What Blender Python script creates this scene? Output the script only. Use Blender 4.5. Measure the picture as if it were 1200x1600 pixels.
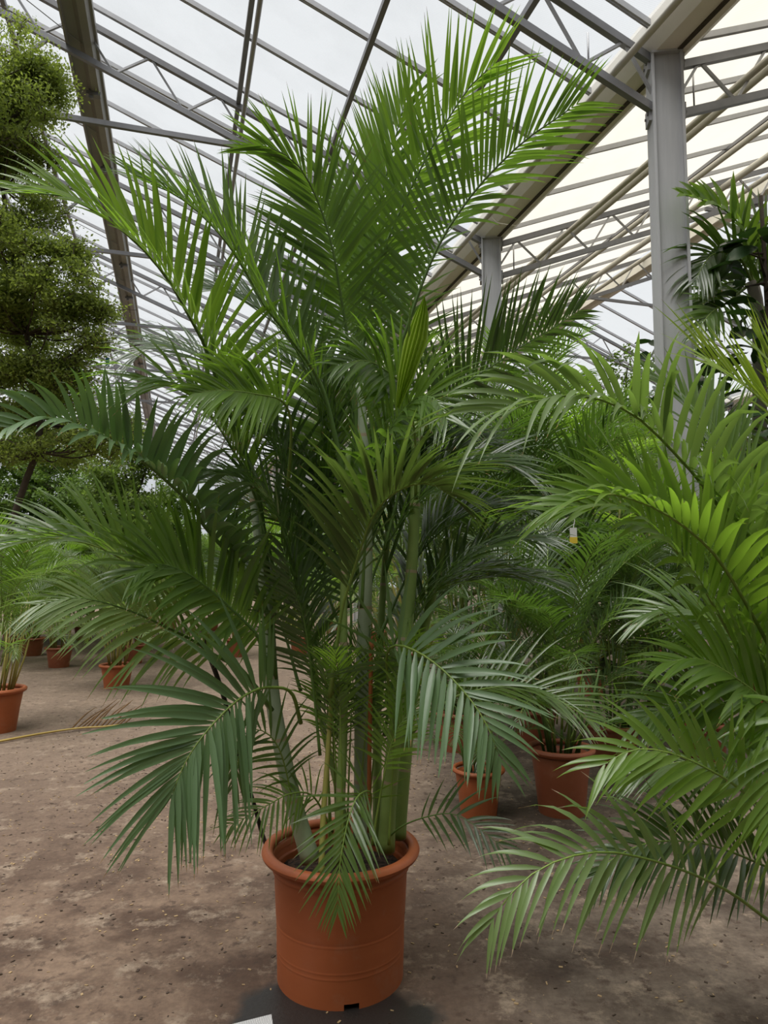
import bpy, math, random
import numpy as np
from mathutils import Vector, Matrix

for o in list(bpy.data.objects): bpy.data.objects.remove(o)
SC = bpy.context.scene
COL = SC.collection

# ------------------------------------------------------------------ camera, sky, exposure
F = 1100.0; PITCH = math.radians(4.7); CAMH = 1.5
cam = bpy.data.cameras.new('camera'); cam.sensor_fit = 'HORIZONTAL'; cam.sensor_width = 36; cam.lens = 36*F/1200
cam.clip_start = 0.02; cam.clip_end = 400
camo = bpy.data.objects.new('camera', cam); COL.objects.link(camo)
camo.location = (0, 0, CAMH); camo.rotation_euler = (math.pi/2+PITCH, 0, 0)
SC.camera = camo
w = bpy.data.worlds.new('overcast_sky'); SC.world = w; w.use_nodes = True
w.node_tree.nodes['Background'].inputs[0].default_value = (0.93, 0.965, 1.0, 1)
w.node_tree.nodes['Background'].inputs[1].default_value = 0.80
sun = bpy.data.lights.new('sun', 'SUN'); sun.energy = 7.2; sun.angle = math.radians(42); sun.color = (1, .97, .92)
suno = bpy.data.objects.new('sun', sun); COL.objects.link(suno); suno.rotation_euler = (math.radians(14), math.radians(-12), 0)
VS = SC.view_settings
VS.view_transform = 'Standard'; VS.look = 'None'; VS.exposure = 0.12; VS.gamma = 1.0; VS.use_curve_mapping = False
SC.cycles.max_bounces = 7; SC.cycles.diffuse_bounces = 4; SC.cycles.transparent_max_bounces = 16
SC.cycles.glossy_bounces = 2; SC.cycles.transmission_bounces = 4
SC.cycles.caustics_reflective = False; SC.cycles.caustics_refractive = False

CP, SP = math.cos(PITCH), math.sin(PITCH)
FWD = np.array((0, CP, SP)); UP = np.array((0, -SP, CP)); RT = np.array((1., 0, 0)); CAM = np.array((0, 0, CAMH))
def P(px, py, d):
    """the place that stands at camera depth d along the sight line of a photograph pixel"""
    return CAM + d*(FWD + RT*(px-600)/F + UP*(800-py)/F)
def GP(px, py, z=0.0):
    """the place at height z seen at a photograph pixel"""
    r = FWD + RT*(px-600)/F + UP*(800-py)/F
    return CAM + r*((z-CAMH)/r[2])

# ------------------------------------------------------------------ materials
def mat(name):
    m = bpy.data.materials.new(name); m.use_nodes = True
    nt = m.node_tree; b = nt.nodes['Principled BSDF']
    return m, nt, b
def N(nt, t, **kw):
    n = nt.nodes.new(t)
    for k, v in kw.items():
        if k in n.inputs: n.inputs[k].default_value = v
        else: setattr(n, k, v)
    return n
def ramp(nt, fac, stops):
    r = nt.nodes.new('ShaderNodeValToRGB'); e = r.color_ramp.elements
    while len(e) < len(stops): e.new(.5)
    for i, (p, c) in enumerate(stops): e[i].position = p; e[i].color = (*c, 1)
    nt.links.new(fac, r.inputs[0]); return r.outputs[0]
def mix(nt, fac, a, b, bt='MIX'):
    n = nt.nodes.new('ShaderNodeMix'); n.data_type = 'RGBA'; n.blend_type = bt
    for s, v in ((0, fac), (6, a), (7, b)):
        if hasattr(v, 'is_linked') or hasattr(v, 'node'): nt.links.new(v, n.inputs[s])
        else: n.inputs[s].default_value = v if s == 0 else (*v, 1)
    return n.outputs[2]
def noise(nt, scale, detail=4, rough=.55, coord='Object', vec=None):
    n = N(nt, 'ShaderNodeTexNoise'); n.inputs['Scale'].default_value = scale; n.inputs['Detail'].default_value = detail; n.inputs['Roughness'].default_value = rough
    if vec is None:
        t = N(nt, 'ShaderNodeTexCoord'); vec = t.outputs[coord]
    nt.links.new(vec, n.inputs['Vector']); return n.outputs[0]
def bump(nt, b, h, strength, dist=.01):
    n = N(nt, 'ShaderNodeBump'); n.inputs['Strength'].default_value = strength; n.inputs['Distance'].default_value = dist
    nt.links.new(h, n.inputs['Height']); nt.links.new(n.outputs[0], b.inputs['Normal'])

def leaf_mat(name, c1, c2, trans, rough=.38, tf=.3, tip=.965, spec=.5, tipc=(.32, .2, .08)):
    """c1,c2: two greens mixed by noise; trans: colour of light that shines through; uv v runs along the leaflet"""
    m, nt, b = mat(name)
    uv = N(nt, 'ShaderNodeUVMap'); sep = N(nt, 'ShaderNodeSeparateXYZ'); nt.links.new(uv.outputs[0], sep.inputs[0])
    n1 = noise(nt, 5.0, 3)
    col = mix(nt, n1, c1, c2)
    wv = N(nt, 'ShaderNodeMath', operation='SINE'); mu = N(nt, 'ShaderNodeMath', operation='MULTIPLY'); mu.inputs[1].default_value = 44
    nt.links.new(sep.outputs[0], mu.inputs[0]); nt.links.new(mu.outputs[0], wv.inputs[0])
    v2 = N(nt, 'ShaderNodeMath', operation='MULTIPLY_ADD'); v2.inputs[1].default_value = .13; v2.inputs[2].default_value = .9
    nt.links.new(wv.outputs[0], v2.inputs[0])
    vein = N(nt, 'ShaderNodeCombineXYZ')
    for i in range(3): nt.links.new(v2.outputs[0], vein.inputs[i])
    col = mix(nt, 1.0, col, vein.outputs[0], 'MULTIPLY')
    nz = noise(nt, 9.0, 1)
    ma = N(nt, 'ShaderNodeMath', operation='MULTIPLY_ADD'); ma.inputs[1].default_value = .16; ma.inputs[2].default_value = tip-.075
    nt.links.new(nz, ma.inputs[0])
    gt = N(nt, 'ShaderNodeMath', operation='GREATER_THAN'); nt.links.new(sep.outputs[1], gt.inputs[0]); nt.links.new(ma.outputs[0], gt.inputs[1])
    col2 = mix(nt, gt.outputs[0], col, tipc)
    nt.links.new(col2, b.inputs['Base Color'])
    b.inputs['Roughness'].default_value = rough; b.inputs['Specular IOR Level'].default_value = spec
    tr = N(nt, 'ShaderNodeBsdfTranslucent'); tcol = mix(nt, gt.outputs[0], trans, (.25, .15, .05)); nt.links.new(tcol, tr.inputs[0])
    ms = N(nt, 'ShaderNodeMixShader'); ms.inputs[0].default_value = tf
    nt.links.new(b.outputs[0], ms.inputs[1]); nt.links.new(tr.outputs[0], ms.inputs[2])
    nt.links.new(ms.outputs[0], nt.nodes['Material Output'].inputs[0])
    return m
LEAF = {
 'mid':   leaf_mat('palm_leaf_green', (.068, .120, .028), (.125, .200, .050), (.28, .52, .04), tf=.36, rough=.32, spec=.8),
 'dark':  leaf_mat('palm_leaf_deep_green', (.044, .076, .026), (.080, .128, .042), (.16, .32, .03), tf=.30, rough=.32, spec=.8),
 'blue':  leaf_mat('palm_leaf_bluish_green', (.105, .185, .080), (.165, .265, .120), (.18, .36, .06), rough=.38, tf=.22, spec=.7),
 'fresh': leaf_mat('palm_leaf_fresh_green', (.110, .190, .030), (.185, .300, .055), (.38, .66, .05), tf=.40, rough=.33, spec=.75),
 'lime':  leaf_mat('palm_leaf_lime_green', (.26, .38, .04), (.36, .50, .07), (.50, .70, .06), tf=.38, spec=.6),
 'olive': leaf_mat('palm_leaf_olive_underside', (.085, .122, .042), (.125, .170, .060), (.22, .36, .05), rough=.5, tf=.32),
 'back':  leaf_mat('palm_leaf_soft_green', (.130, .200, .070), (.215, .305, .110), (.32, .52, .08), rough=.38, tf=.34, spec=.75),
 'tipped': leaf_mat('palm_leaf_soft_green_dry_tips', (.130, .200, .070), (.215, .305, .110), (.32, .52, .08), rough=.38, tf=.34, spec=.75, tip=.90, tipc=(.42, .32, .22)),
 'dry':   leaf_mat('palm_leaf_dry', (.16, .08, .035), (.28, .16, .06), (.3, .18, .06), rough=.7, tf=.2),
}
def stem_mat(name, c1, c2, sc=6, rough=.5, rings=None):
    m, nt, b = mat(name)
    col = mix(nt, noise(nt, sc, 5, .6), c1, c2)
    if rings:
        uv = N(nt, 'ShaderNodeUVMap'); sep = N(nt, 'ShaderNodeSeparateXYZ'); nt.links.new(uv.outputs[0], sep.inputs[0])
        fr = N(nt, 'ShaderNodeMath', operation='PINGPONG'); fr.inputs[1].default_value = rings; nt.links.new(sep.outputs[1], fr.inputs[0])
        lt = N(nt, 'ShaderNodeMath', operation='LESS_THAN'); lt.inputs[1].default_value = .006; nt.links.new(fr.outputs[0], lt.inputs[0])
        col = mix(nt, lt.outputs[0], col, (.33, .26, .17))
    nt.links.new(col, b.inputs['Base Color']); b.inputs['Roughness'].default_value = rough
    return m
RACHIS = stem_mat('rachis_yellow_green', (.10, .19, .03), (.24, .32, .06), 8)
RACHIS_D = stem_mat('rachis_green', (.06, .13, .025), (.13, .22, .045), 8)
CANE = stem_mat('cane_grey_green', (.20, .27, .16), (.36, .40, .29), 9, .55, .11)
CANE_G = stem_mat('cane_green', (.12, .22, .05), (.27, .34, .10), 7, .5, .13)
CANE_Y = stem_mat('cane_yellow', (.26, .28, .06), (.40, .34, .10), 12, .5)
BARK = stem_mat('bark_brown', (.035, .025, .018), (.09, .07, .05), 14, .9)
TRUNK = stem_mat('trunk_grey', (.22, .20, .17), (.36, .33, .28), 10, .8)

def terracotta(name, c1, c2):
    m, nt, b = mat(name)
    tc = N(nt, 'ShaderNodeTexCoord'); mp = N(nt, 'ShaderNodeMapping'); mp.inputs['Scale'].default_value = (3, 3, 9)
    nt.links.new(tc.outputs['Object'], mp.inputs[0])
    col = mix(nt, noise(nt, 2.2, 6, .6, vec=mp.outputs[0]), c1, c2)
    dust = noise(nt, 7, 6, .7)
    col = mix(nt, ramp(nt, dust, [(.55, (0, 0, 0)), (.8, (.3, .3, .3))]), col, (.42, .28, .2))
    nt.links.new(col, b.inputs['Base Color']); b.inputs['Roughness'].default_value = .52
    bump(nt, b, noise(nt, 60, 3), .06, .003)
    return m
POT = terracotta('terracotta_plastic', (.37, .095, .030), (.46, .125, .042))
POT_D = terracotta('terracotta_plastic_worn', (.27, .075, .035), (.36, .11, .05))
m, nt, b = mat('potting_soil'); SOIL = m
col = mix(nt, ramp(nt, noise(nt, 45, 6, .75), [(.4, (0, 0, 0)), (.62, (1, 1, 1))]), (.012, .008, .005), (.12, .065, .035)); nt.links.new(col, b.inputs['Base Color']); b.inputs['Roughness'].default_value = .95
bump(nt, b, noise(nt, 55, 5, .7), 1.0, .03)

def metal(name, c1, c2, sc=3, rough=.45, met=.35, streak=False):
    m, nt, b = mat(name)
    v = None
    if streak:
        tc = N(nt, 'ShaderNodeTexCoord'); mp = N(nt, 'ShaderNodeMapping'); mp.inputs['Scale'].default_value = (9, 9, .5); nt.links.new(tc.outputs['Object'], mp.inputs[0]); v = mp.outputs[0]
    col = mix(nt, noise(nt, sc, 6, .65, vec=v), c1, c2); nt.links.new(col, b.inputs['Base Color'])
    b.inputs['Roughness'].default_value = rough; b.inputs['Metallic'].default_value = met
    return m
STEEL = metal('galvanised_steel', (.30, .30, .31), (.46, .46, .47), 4)
STEEL_D = metal('weathered_steel', (.16, .16, .17), (.27, .27, .28), 4)
POSTM = metal('galvanised_post', (.40, .41, .43), (.56, .56, .57), 3, .5, .2, True)
GUT = metal('gutter_underside_cream', (.76, .73, .66), (.90, .88, .82), 2.5, .6, 0)
GUTD = metal('gutter_grime', (.015, .012, .008), (.10, .085, .06), 14, .8, 0)
BEAMM = metal('ridge_beam_grey', (.20, .195, .18), (.33, .32, .29), 2, .5, .1, False)
PIPE = metal('screen_roller_cream', (.50, .48, .42), (.64, .62, .56), 3, .5, 0)

def cover(name, c, tfac, stripes):
    m, nt, b = mat(name); nt.nodes.remove(b)
    tc = N(nt, 'ShaderNodeTexCoord')
    wv = N(nt, 'ShaderNodeTexWave'); wv.inputs['Scale'].default_value = stripes; wv.bands_direction = 'Y'; nt.links.new(tc.outputs['Object'], wv.inputs[0])
    col = mix(nt, ramp(nt, wv.outputs[0], [(0, (.0, .0, .0)), (1, (.12, .12, .12))]), c, tuple(x*.6 for x in c))
    col = mix(nt, ramp(nt, noise(nt, .9, 5, .6), [(.45, (0, 0, 0)), (.8, (.45, .45, .45))]), col, tuple(x*.78 for x in c))
    t = N(nt, 'ShaderNodeBsdfTranslucent'); nt.links.new(col, t.inputs[0])
    d = N(nt, 'ShaderNodeBsdfDiffuse'); nt.links.new(col, d.inputs[0])
    s = N(nt, 'ShaderNodeBsdfTransparent'); nt.links.new(col, s.inputs[0])
    m1 = N(nt, 'ShaderNodeMixShader'); m1.inputs[0].default_value = .2; nt.links.new(t.outputs[0], m1.inputs[1]); nt.links.new(d.outputs[0], m1.inputs[2])
    m2 = N(nt, 'ShaderNodeMixShader'); m2.inputs[0].default_value = tfac; nt.links.new(m1.outputs[0], m2.inputs[1]); nt.links.new(s.outputs[0], m2.inputs[2])
    nt.links.new(m2.outputs[0], nt.nodes['Material Output'].inputs[0])
    return m
CLEAR = cover('roof_sheet_frosted', (.78, .79, .80), .80, 14)
SCREEN = cover('shade_screen_cream', (.63, .60, .525), .40, 6)

WALLM = metal('opaque_wall_sheet', (.16, .19, .15), (.24, .26, .21), 1.5, .7, 0)  # unseen walls made dark and opaque to keep side light out
m, nt, b = mat('dusty_concrete'); GROUND = m
tc = N(nt, 'ShaderNodeTexCoord')
big = noise(nt, .55, 4, .55); med = noise(nt, 2.6, 7, .65); fine = noise(nt, 38, 5, .7)
c = mix(nt, ramp(nt, med, [(.41, (0, 0, 0)), (.60, (1, 1, 1))]), (.085, .049, .031), (.235, .158, .108))
c = mix(nt, ramp(nt, big, [(.42, (0, 0, 0)), (.62, (.8, .8, .8))]), c, (.125, .077, .052))
sx = N(nt, 'ShaderNodeSeparateXYZ'); nt.links.new(tc.outputs['Object'], sx.inputs[0])
far = N(nt, 'ShaderNodeMapRange'); far.inputs['From Min'].default_value = 3.3; far.inputs['From Max'].default_value = 6.5
nt.links.new(sx.outputs[1], far.inputs[0])
fm = N(nt, 'ShaderNodeMath', operation='MULTIPLY'); fm.inputs[1].default_value = .6; nt.links.new(far.outputs[0], fm.inputs[0])
c = mix(nt, fm.outputs[0], c, (.28, .205, .15))                     # the floor turns paler towards the back
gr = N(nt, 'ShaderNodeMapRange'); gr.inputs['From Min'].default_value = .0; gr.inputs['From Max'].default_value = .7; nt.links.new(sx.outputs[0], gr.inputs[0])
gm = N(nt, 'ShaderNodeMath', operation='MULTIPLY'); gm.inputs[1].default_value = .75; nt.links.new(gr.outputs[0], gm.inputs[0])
c = mix(nt, gm.outputs[0], c, mix(nt, ramp(nt, noise(nt, 1.7, 8, .68), [(.42, (0, 0, 0)), (.60, (1, 1, 1))]), (.042, .029, .02), (.22, .175, .135)))  # right floor mottled grey-brown, with the plants' shade mixed into its colour
c = mix(nt, ramp(nt, noise(nt, 5.5, 8, .75), [(.53, (0, 0, 0)), (.66, (.8, .8, .8))]), c, (.36, .275, .20))
c = mix(nt, ramp(nt, noise(nt, 13, 6, .7), [(.55, (0, 0, 0)), (.64, (.8, .8, .8))]), c, (.07, .042, .028))
c = mix(nt, ramp(nt, fine, [(.42, (.75, .75, .75)), (.6, (1, 1, 1))]), (.03, .02, .015), c)
# wet stain round the foot of the pot
vm = N(nt, 'ShaderNodeVectorMath', operation='DISTANCE'); vm.inputs[1].default_value = (-.17, 2.42, 0); nt.links.new(tc.outputs['Object'], vm.inputs[0])
ad = N(nt, 'ShaderNodeMath', operation='MULTIPLY_ADD'); ad.inputs[1].default_value = .38; nt.links.new(noise(nt, 3.5, 4), ad.inputs[0]); nt.links.new(vm.outputs['Value'], ad.inputs[2])
wet = ramp(nt, ad.outputs[0], [(.50, (1, 1, 1)), (.58, (0, 0, 0))])
c = mix(nt, wet, c, (.022, .018, .016))
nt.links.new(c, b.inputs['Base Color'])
b.inputs['Roughness'].default_value = .9
rr = N(nt, 'ShaderNodeMapRange'); rr.inputs['To Min'].default_value = .92; rr.inputs['To Max'].default_value = .45; nt.links.new(wet, rr.inputs[0]); nt.links.new(rr.outputs[0], b.inputs['Roughness'])
bump(nt, b, mix(nt, .5, fine, med), .35, .015)

def plain(name, c, rough=.6, spec=.3):
    m, nt, b = mat(name); col = mix(nt, noise(nt, 12, 4), tuple(x*.8 for x in c), c); nt.links.new(col, b.inputs['Base Color'])
    b.inputs['Roughness'].default_value = rough; b.inputs['Specular IOR Level'].default_value = spec; return m
ORANGE = plain('rust_orange_tube', (.34, .11, .035)); BLACK = plain('black_hose', (.02, .02, .02)); WHITE = plain('white_sheet', (.75, .75, .73))
m, nt, b = mat('ribbed_white_sheet'); SHEET = m
wv = N(nt, 'ShaderNodeTexWave'); wv.inputs['Scale'].default_value = 55; wv.inputs['Distortion'].default_value = 1.5; tc = N(nt, 'ShaderNodeTexCoord'); nt.links.new(tc.outputs['Object'], wv.inputs[0])
nt.links.new(ramp(nt, wv.outputs[0], [(.3, (.42, .42, .43)), (.6, (.78, .78, .77))]), b.inputs['Base Color']); bump(nt, b, wv.outputs[0], .5, .003)  # grey stripes put the shade between the ribs into the colour
YEL = plain('yellow_tag', (.75, .55, .06)); BLUE = plain('blue_tag', (.05, .25, .6)); CHIP = plain('wood_chip', (.42, .29, .15)); CHIP_D = plain('bark_crumb', (.07, .045, .03))

# ------------------------------------------------------------------ object helpers
def mesh_obj(name, verts, faces, m, parent=None, uv=None, smooth=False, loc=None, mats=None, midx=None):
    me = bpy.data.meshes.new(name)
    V = np.asarray(verts, dtype=np.float32).reshape(-1, 3)
    if loc is not None: V = V-np.asarray(loc, dtype=np.float32)
    me.from_pydata(V.tolist(), [], faces if isinstance(faces, list) else faces.tolist())
    if uv is not None:
        l = me.uv_layers.new(name='UVMap'); li = np.empty(len(me.loops), dtype=np.int32); me.loops.foreach_get('vertex_index', li)
        l.data.foreach_set('uv', np.asarray(uv, dtype=np.float32)[li].ravel())
    for q in (mats or [m]): me.materials.append(q)
    if midx is not None: me.polygons.foreach_set('material_index', np.asarray(midx, dtype=np.int32))
    if smooth: me.polygons.foreach_set('use_smooth', np.ones(len(me.polygons), dtype=bool))
    me.update()
    o = bpy.data.objects.new(name, me); COL.objects.link(o)
    if parent is not None: o.parent = parent
    if loc is not None: o.location = loc
    return o
def empty(name, loc=(0, 0, 0), rz=0):
    o = bpy.data.objects.new(name, None); COL.objects.link(o); o.location = loc; o.rotation_euler = (0, 0, rz); o.empty_display_size = .1
    return o
def tag(o, label=None, cat=None, group=None, kind=None):
    if label: o['label'] = label
    if cat: o['category'] = cat
    if group: o['group'] = group
    if kind: o['kind'] = kind
    return o
def copy_obj(src, parent=None, name=None):
    c = src.copy(); COL.objects.link(c); c.parent = parent
    if name: c.name = name
    for k in ('label', 'category', 'group'):
        if k in c.keys(): del c[k]
    return c
def copy_tree(src, parent=None):
    c = copy_obj(src, parent)
    for ch in src.children:
        d = copy_obj(ch, c)
        for g in ch.children: copy_obj(g, d)
    return c
def unit(a): return a/np.maximum(np.linalg.norm(a, axis=-1, keepdims=True), 1e-9)
def box_vf(c, ax, h):
    """box with centre c, axis vectors ax (3 units), half sizes h"""
    c = np.asarray(c, float); V = []
    for sx_ in (-1, 1):
        for sy_ in (-1, 1):
            for sz_ in (-1, 1): V.append(c+ax[0]*h[0]*sx_+ax[1]*h[1]*sy_+ax[2]*h[2]*sz_)
    return V, [[0, 1, 3, 2], [4, 6, 7, 5], [0, 4, 5, 1], [2, 3, 7, 6], [0, 2, 6, 4], [1, 5, 7, 3]]
def join(parts):
    V, Fc = [], []
    for v, f in parts:
        n = len(V); V += [tuple(p) for p in v]; Fc += [[i+n for i in q] for q in f]
    return V, Fc
def bar_vf(a, b_, wx, wz, up=(0, 0, 1)):
    a = np.asarray(a, float); b_ = np.asarray(b_, float); t = b_-a; L = np.linalg.norm(t); t = t/L
    u = np.asarray(up, float); s = np.cross(t, u); s /= np.linalg.norm(s); u = np.cross(s, t)
    return box_vf((a+b_)/2, (t, s, u), (L/2, wx/2, wz/2))
def frames(pts):
    pts = np.asarray(pts, float); T = unit(np.gradient(pts, axis=0))
    r = np.array((.31, .2, .93)) if abs(T[0][2]) < .9 else np.array((1., .1, 0))
    S = unit(np.cross(T, r)); U = np.cross(S, T); return T, S, U
def tube_vf(pts, radii, sides=8, cap=True):
    pts = np.asarray(pts, float); n = len(pts); radii = np.broadcast_to(np.asarray(radii, float), (n,))
    T, S, U = frames(pts); a = np.arange(sides)*2*math.pi/sides
    V = pts[:, None]+radii[:, None, None]*(np.cos(a)[None, :, None]*S[:, None]+np.sin(a)[None, :, None]*U[:, None])
    V = V.reshape(-1, 3); Fc = []
    for i in range(n-1):
        for j in range(sides):
            k = (j+1) % sides; Fc.append([i*sides+j, i*sides+k, (i+1)*sides+k, (i+1)*sides+j])
    if cap: Fc.append(list(range(sides))[::-1]); Fc.append([(n-1)*sides+j for j in range(sides)])
    return V, Fc
def tube_uv(pts, sides):
    pts = np.asarray(pts, float); s = np.concatenate([[0], np.cumsum(np.linalg.norm(np.diff(pts, axis=0), axis=1))])
    return np.stack([np.tile(np.arange(sides)/sides, len(pts)), np.repeat(s, sides)], 1)
def tube(name, pts, radii, m, parent=None, sides=8, loc=None):
    V, Fc = tube_vf(pts, radii, sides); return mesh_obj(name, V, Fc, m, parent, tube_uv(pts, sides), True, loc)
def spline(ctrl, n=60):
    """Catmull-Rom through the control points, resampled by arc length"""
    c = np.asarray(ctrl, float)
    if len(c) == 2: c = np.stack([c[0], (c[0]+c[1])/2, c[1]])
    q = np.vstack([2*c[0]-c[1], c, 2*c[-1]-c[-2]]); out = []
    for i in range(1, len(q)-2):
        t = np.linspace(0, 1, 24, endpoint=False)[:, None]; p0, p1, p2, p3 = q[i-1], q[i], q[i+1], q[i+2]
        out.append(.5*((2*p1)+(p2-p0)*t+(2*p0-5*p1+4*p2-p3)*t**2+(3*p1-p0-3*p2+p3)*t**3))
    out = np.vstack(out+[c[-1:]])
    s = np.concatenate([[0], np.cumsum(np.linalg.norm(np.diff(out, axis=0), axis=1))])
    g = np.linspace(0, s[-1], n)
    return np.stack([np.interp(g, s, out[:, k]) for k in range(3)], 1), s[-1]

# ------------------------------------------------------------------ fronds
def leaflets(rachis, Nn, n, L, wd, beta, g, a0, a1, t0, rng, rows=7, beta2=None, jit=1.0, tipL=.38):
    """arrays of leaflet blades: verts (2n, rows, 3, 3), bases, uv"""
    m_ = len(rachis); T = unit(np.gradient(rachis, axis=0))
    Nn = unit(Nn-T*(Nn*T).sum(1, keepdims=True)); B = np.cross(T, Nn)
    t = np.repeat(t0+(1-t0)*((np.arange(n)+.5)/n)**.93, 2)+rng.uniform(-.4, .4, 2*n)/n*(1-t0)*.5*jit
    t = np.clip(t, t0, .998); side = np.tile([1., -1.], n)
    ix = t*(m_-1); i0 = np.clip(ix.astype(int), 0, m_-2); fr = (ix-i0)[:, None]
    lerp = lambda A: A[i0]*(1-fr)+A[i0+1]*fr
    p = lerp(rachis); Tt = unit(lerp(T)); Nt = unit(lerp(Nn)); Bt = unit(lerp(B))
    u = (t-t0)/(1-t0)
    al = np.radians(a0+(a1-a0)*u**1.15)+rng.normal(0, .06, 2*n)*jit
    b1 = beta*(1-.35*u)
    b2 = b1 if beta2 is None else (beta2[0]+(beta2[1]-beta2[0])*u if isinstance(beta2, tuple) else beta2*(1-.35*u))
    be = np.radians(np.where(side > 0, b1, b2))+rng.normal(0, .13, 2*n)*jit
    ca, sa, cb, sb = [f(x)[:, None] for f, x in ((np.cos, al), (np.sin, al), (np.cos, be), (np.sin, be))]
    d = unit(ca*Tt+sa*(side[:, None]*cb*Bt+sb*Nt))
    prof = np.interp(u, [0, .12, .35, .7, 1], [.55, .85, 1, .82, tipL])
    Ls = L*prof*rng.uniform(.9, 1.06, 2*n); ws = wd*np.interp(u, [0, .2, .6, 1], [.7, 1, .95, .6])*rng.uniform(.85, 1.1, 2*n)
    gg = g*rng.uniform(.65, 1.4, 2*n)
    us = np.linspace(0, 1, rows); pos = p.copy(); out = np.empty((2*n, rows, 3, 3)); dprev = d
    for k, uu in enumerate(us):
        dk = unit(d+gg[:, None]*(uu**1.4)*np.array((0, 0, -1.))[None])
        if k > 0: pos = pos+unit(dprev+dk)*Ls[:, None]/(rows-1)
        dprev = dk
        W = unit(Tt-dk*(Tt*dk).sum(1, keepdims=True)+1e-6); Nl = np.cross(dk, W); Nl *= np.sign((Nl*Nt).sum(1, keepdims=True)+1e-9)
        wu = min(1, .3+3.4*uu)*max(.02, (1-uu**1.9)) if uu < 1 else .02
        hw = (ws*.5*wu)[:, None]
        out[:, k, 0] = pos-W*hw+Nl*hw*.3; out[:, k, 1] = pos; out[:, k, 2] = pos+W*hw+Nl*hw*.3
    return out, p
def leaf_faces(nl, rows, across=3):
    b_ = []
    for k in range(rows-1):
        for j in range(across-1):
            q = k*across+j; b_.append([q, q+1, q+across+1, q+across])
    b_ = np.array(b_); return (b_[None]+(np.arange(nl)*rows*across)[:, None, None]).reshape(-1, 4)
def leaf_uv(nl, rows):
    a = np.array([0, .5, 1.]); v = np.linspace(0, 1, rows)
    return np.tile(np.stack([np.tile(a, rows), np.repeat(v, 3)], 1), (nl, 1))
def frond(parent, org, ctrl, n=38, L=.42, wd=.024, phi=(0, 0), beta=28, beta2=None, g=.5, a0=60, a1=22, t0=.25, m='mid', rm=None, r0=.008,
          single=False, seed=0, rows=7, Nvec=None, name='frond', one=False, tipL=.38):
    """a pinnate leaf: mesh 'frond' is the rachis; its leaflets are children (single) or one stuff child, or all in one mesh (one=True)"""
    rng = np.random.RandomState(seed+17)
    if single: wd *= .92
    else: n = int(n*1.2); wd *= .88
    R, Ln = spline(ctrl, 48); T = unit(np.gradient(R, axis=0))
    if Nvec is None:
        C = unit(CAM[None]-R); C = unit(C-T*(C*T).sum(1, keepdims=True)); E = np.cross(C, T)
        ph = np.radians(np.linspace(phi[0], phi[1], len(R)))[:, None]; Nn = np.cos(ph)*C+np.sin(ph)*E
    else: Nn = np.broadcast_to(np.asarray(Nvec, float), R.shape) if np.ndim(Nvec) == 1 else Nvec
    rad = np.interp(np.linspace(0, 1, len(R)), [0, .2, 1], [r0, r0*.75, r0*.16])
    bl, bp = leaflets(R, Nn, n, L, wd, beta, g, a0, a1, t0, rng, rows, beta2, tipL=tipL)
    org = np.asarray(org, float); sel = slice(0, None, 2)
    tv, tf = tube_vf(R[sel]-org, rad[sel], 6); M = LEAF[m]; rmat = rm or RACHIS
    nl = 2*n
    if one:
        V = np.vstack([tv, (bl-org).reshape(-1, 3)]); Fc = tf+(leaf_faces(nl, rows)+len(tv)).tolist()
        uv = np.vstack([tube_uv(R[sel], 6)*0+.3, leaf_uv(nl, rows)])
        return mesh_obj(name, V, Fc, None, parent, uv, True, None, [rmat, M], [0]*len(tf)+[1]*(len(Fc)-len(tf)))
    fo = mesh_obj(name, tv, tf, rmat, parent, tube_uv(R[sel], 6), True)
    if single:
        lf = leaf_faces(1, rows); lu = leaf_uv(1, rows)
        for i in range(nl):
            mesh_obj('leaflet', bl[i].reshape(-1, 3)-org, lf, M, fo, lu, True, bp[i]-org)
    else:
        lo = mesh_obj('leaflets', (bl-org).reshape(-1, 3), leaf_faces(nl, rows), M, fo, leaf_uv(nl, rows), True); lo['kind'] = 'stuff'
    return fo
def PX(*pts): return [P(*q) for q in pts]

# ------------------------------------------------------------------ greenhouse frame of reference
YAW = math.atan(324/F*CP); GD = np.array((-math.sin(YAW), math.cos(YAW), 0.)); SD = np.array((math.cos(YAW), math.sin(YAW), 0.))
POST1 = P(1037, 95, 8.0); GH = POST1[2]; BAY = 4.6; TAN = .397
def G(s, t, z): return np.array((POST1[0], POST1[1], 0.))+SD*s+GD*t+np.array((0, 0, z))
RID_R, RID_L = 6.9, -11.5
def roofz(s):
    """height of the roof sheet above a place s metres across from the gutter"""
    if s >= 0:
        k = s % (2*RID_R); return GH+.12+TAN*(k if k < RID_R else 2*RID_R-k)
    k = (-s) % (-2*RID_L); return GH+.12+TAN*(k if k < -RID_L else -2*RID_L-k)

# floor and walls
def quad(name, pts, m, kind='structure', parent=None, label=None):
    o = mesh_obj(name, pts, [[0, 1, 2, 3]], m, parent)
    if parent is None: o['kind'] = kind
    if label: o['label'] = label
    return o
S0, S1, T0, T1 = -23.0, 27.6, -14.0, 52.0
flo = mesh_obj('floor', *box_vf(((S0+S1)/2*SD+(T0+T1)/2*GD+np.array((POST1[0], POST1[1], -.1))), (SD, GD, np.array((0, 0, 1.))), ((S1-S0)/2+.5, (T1-T0)/2+.5, .1)), GROUND)
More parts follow.
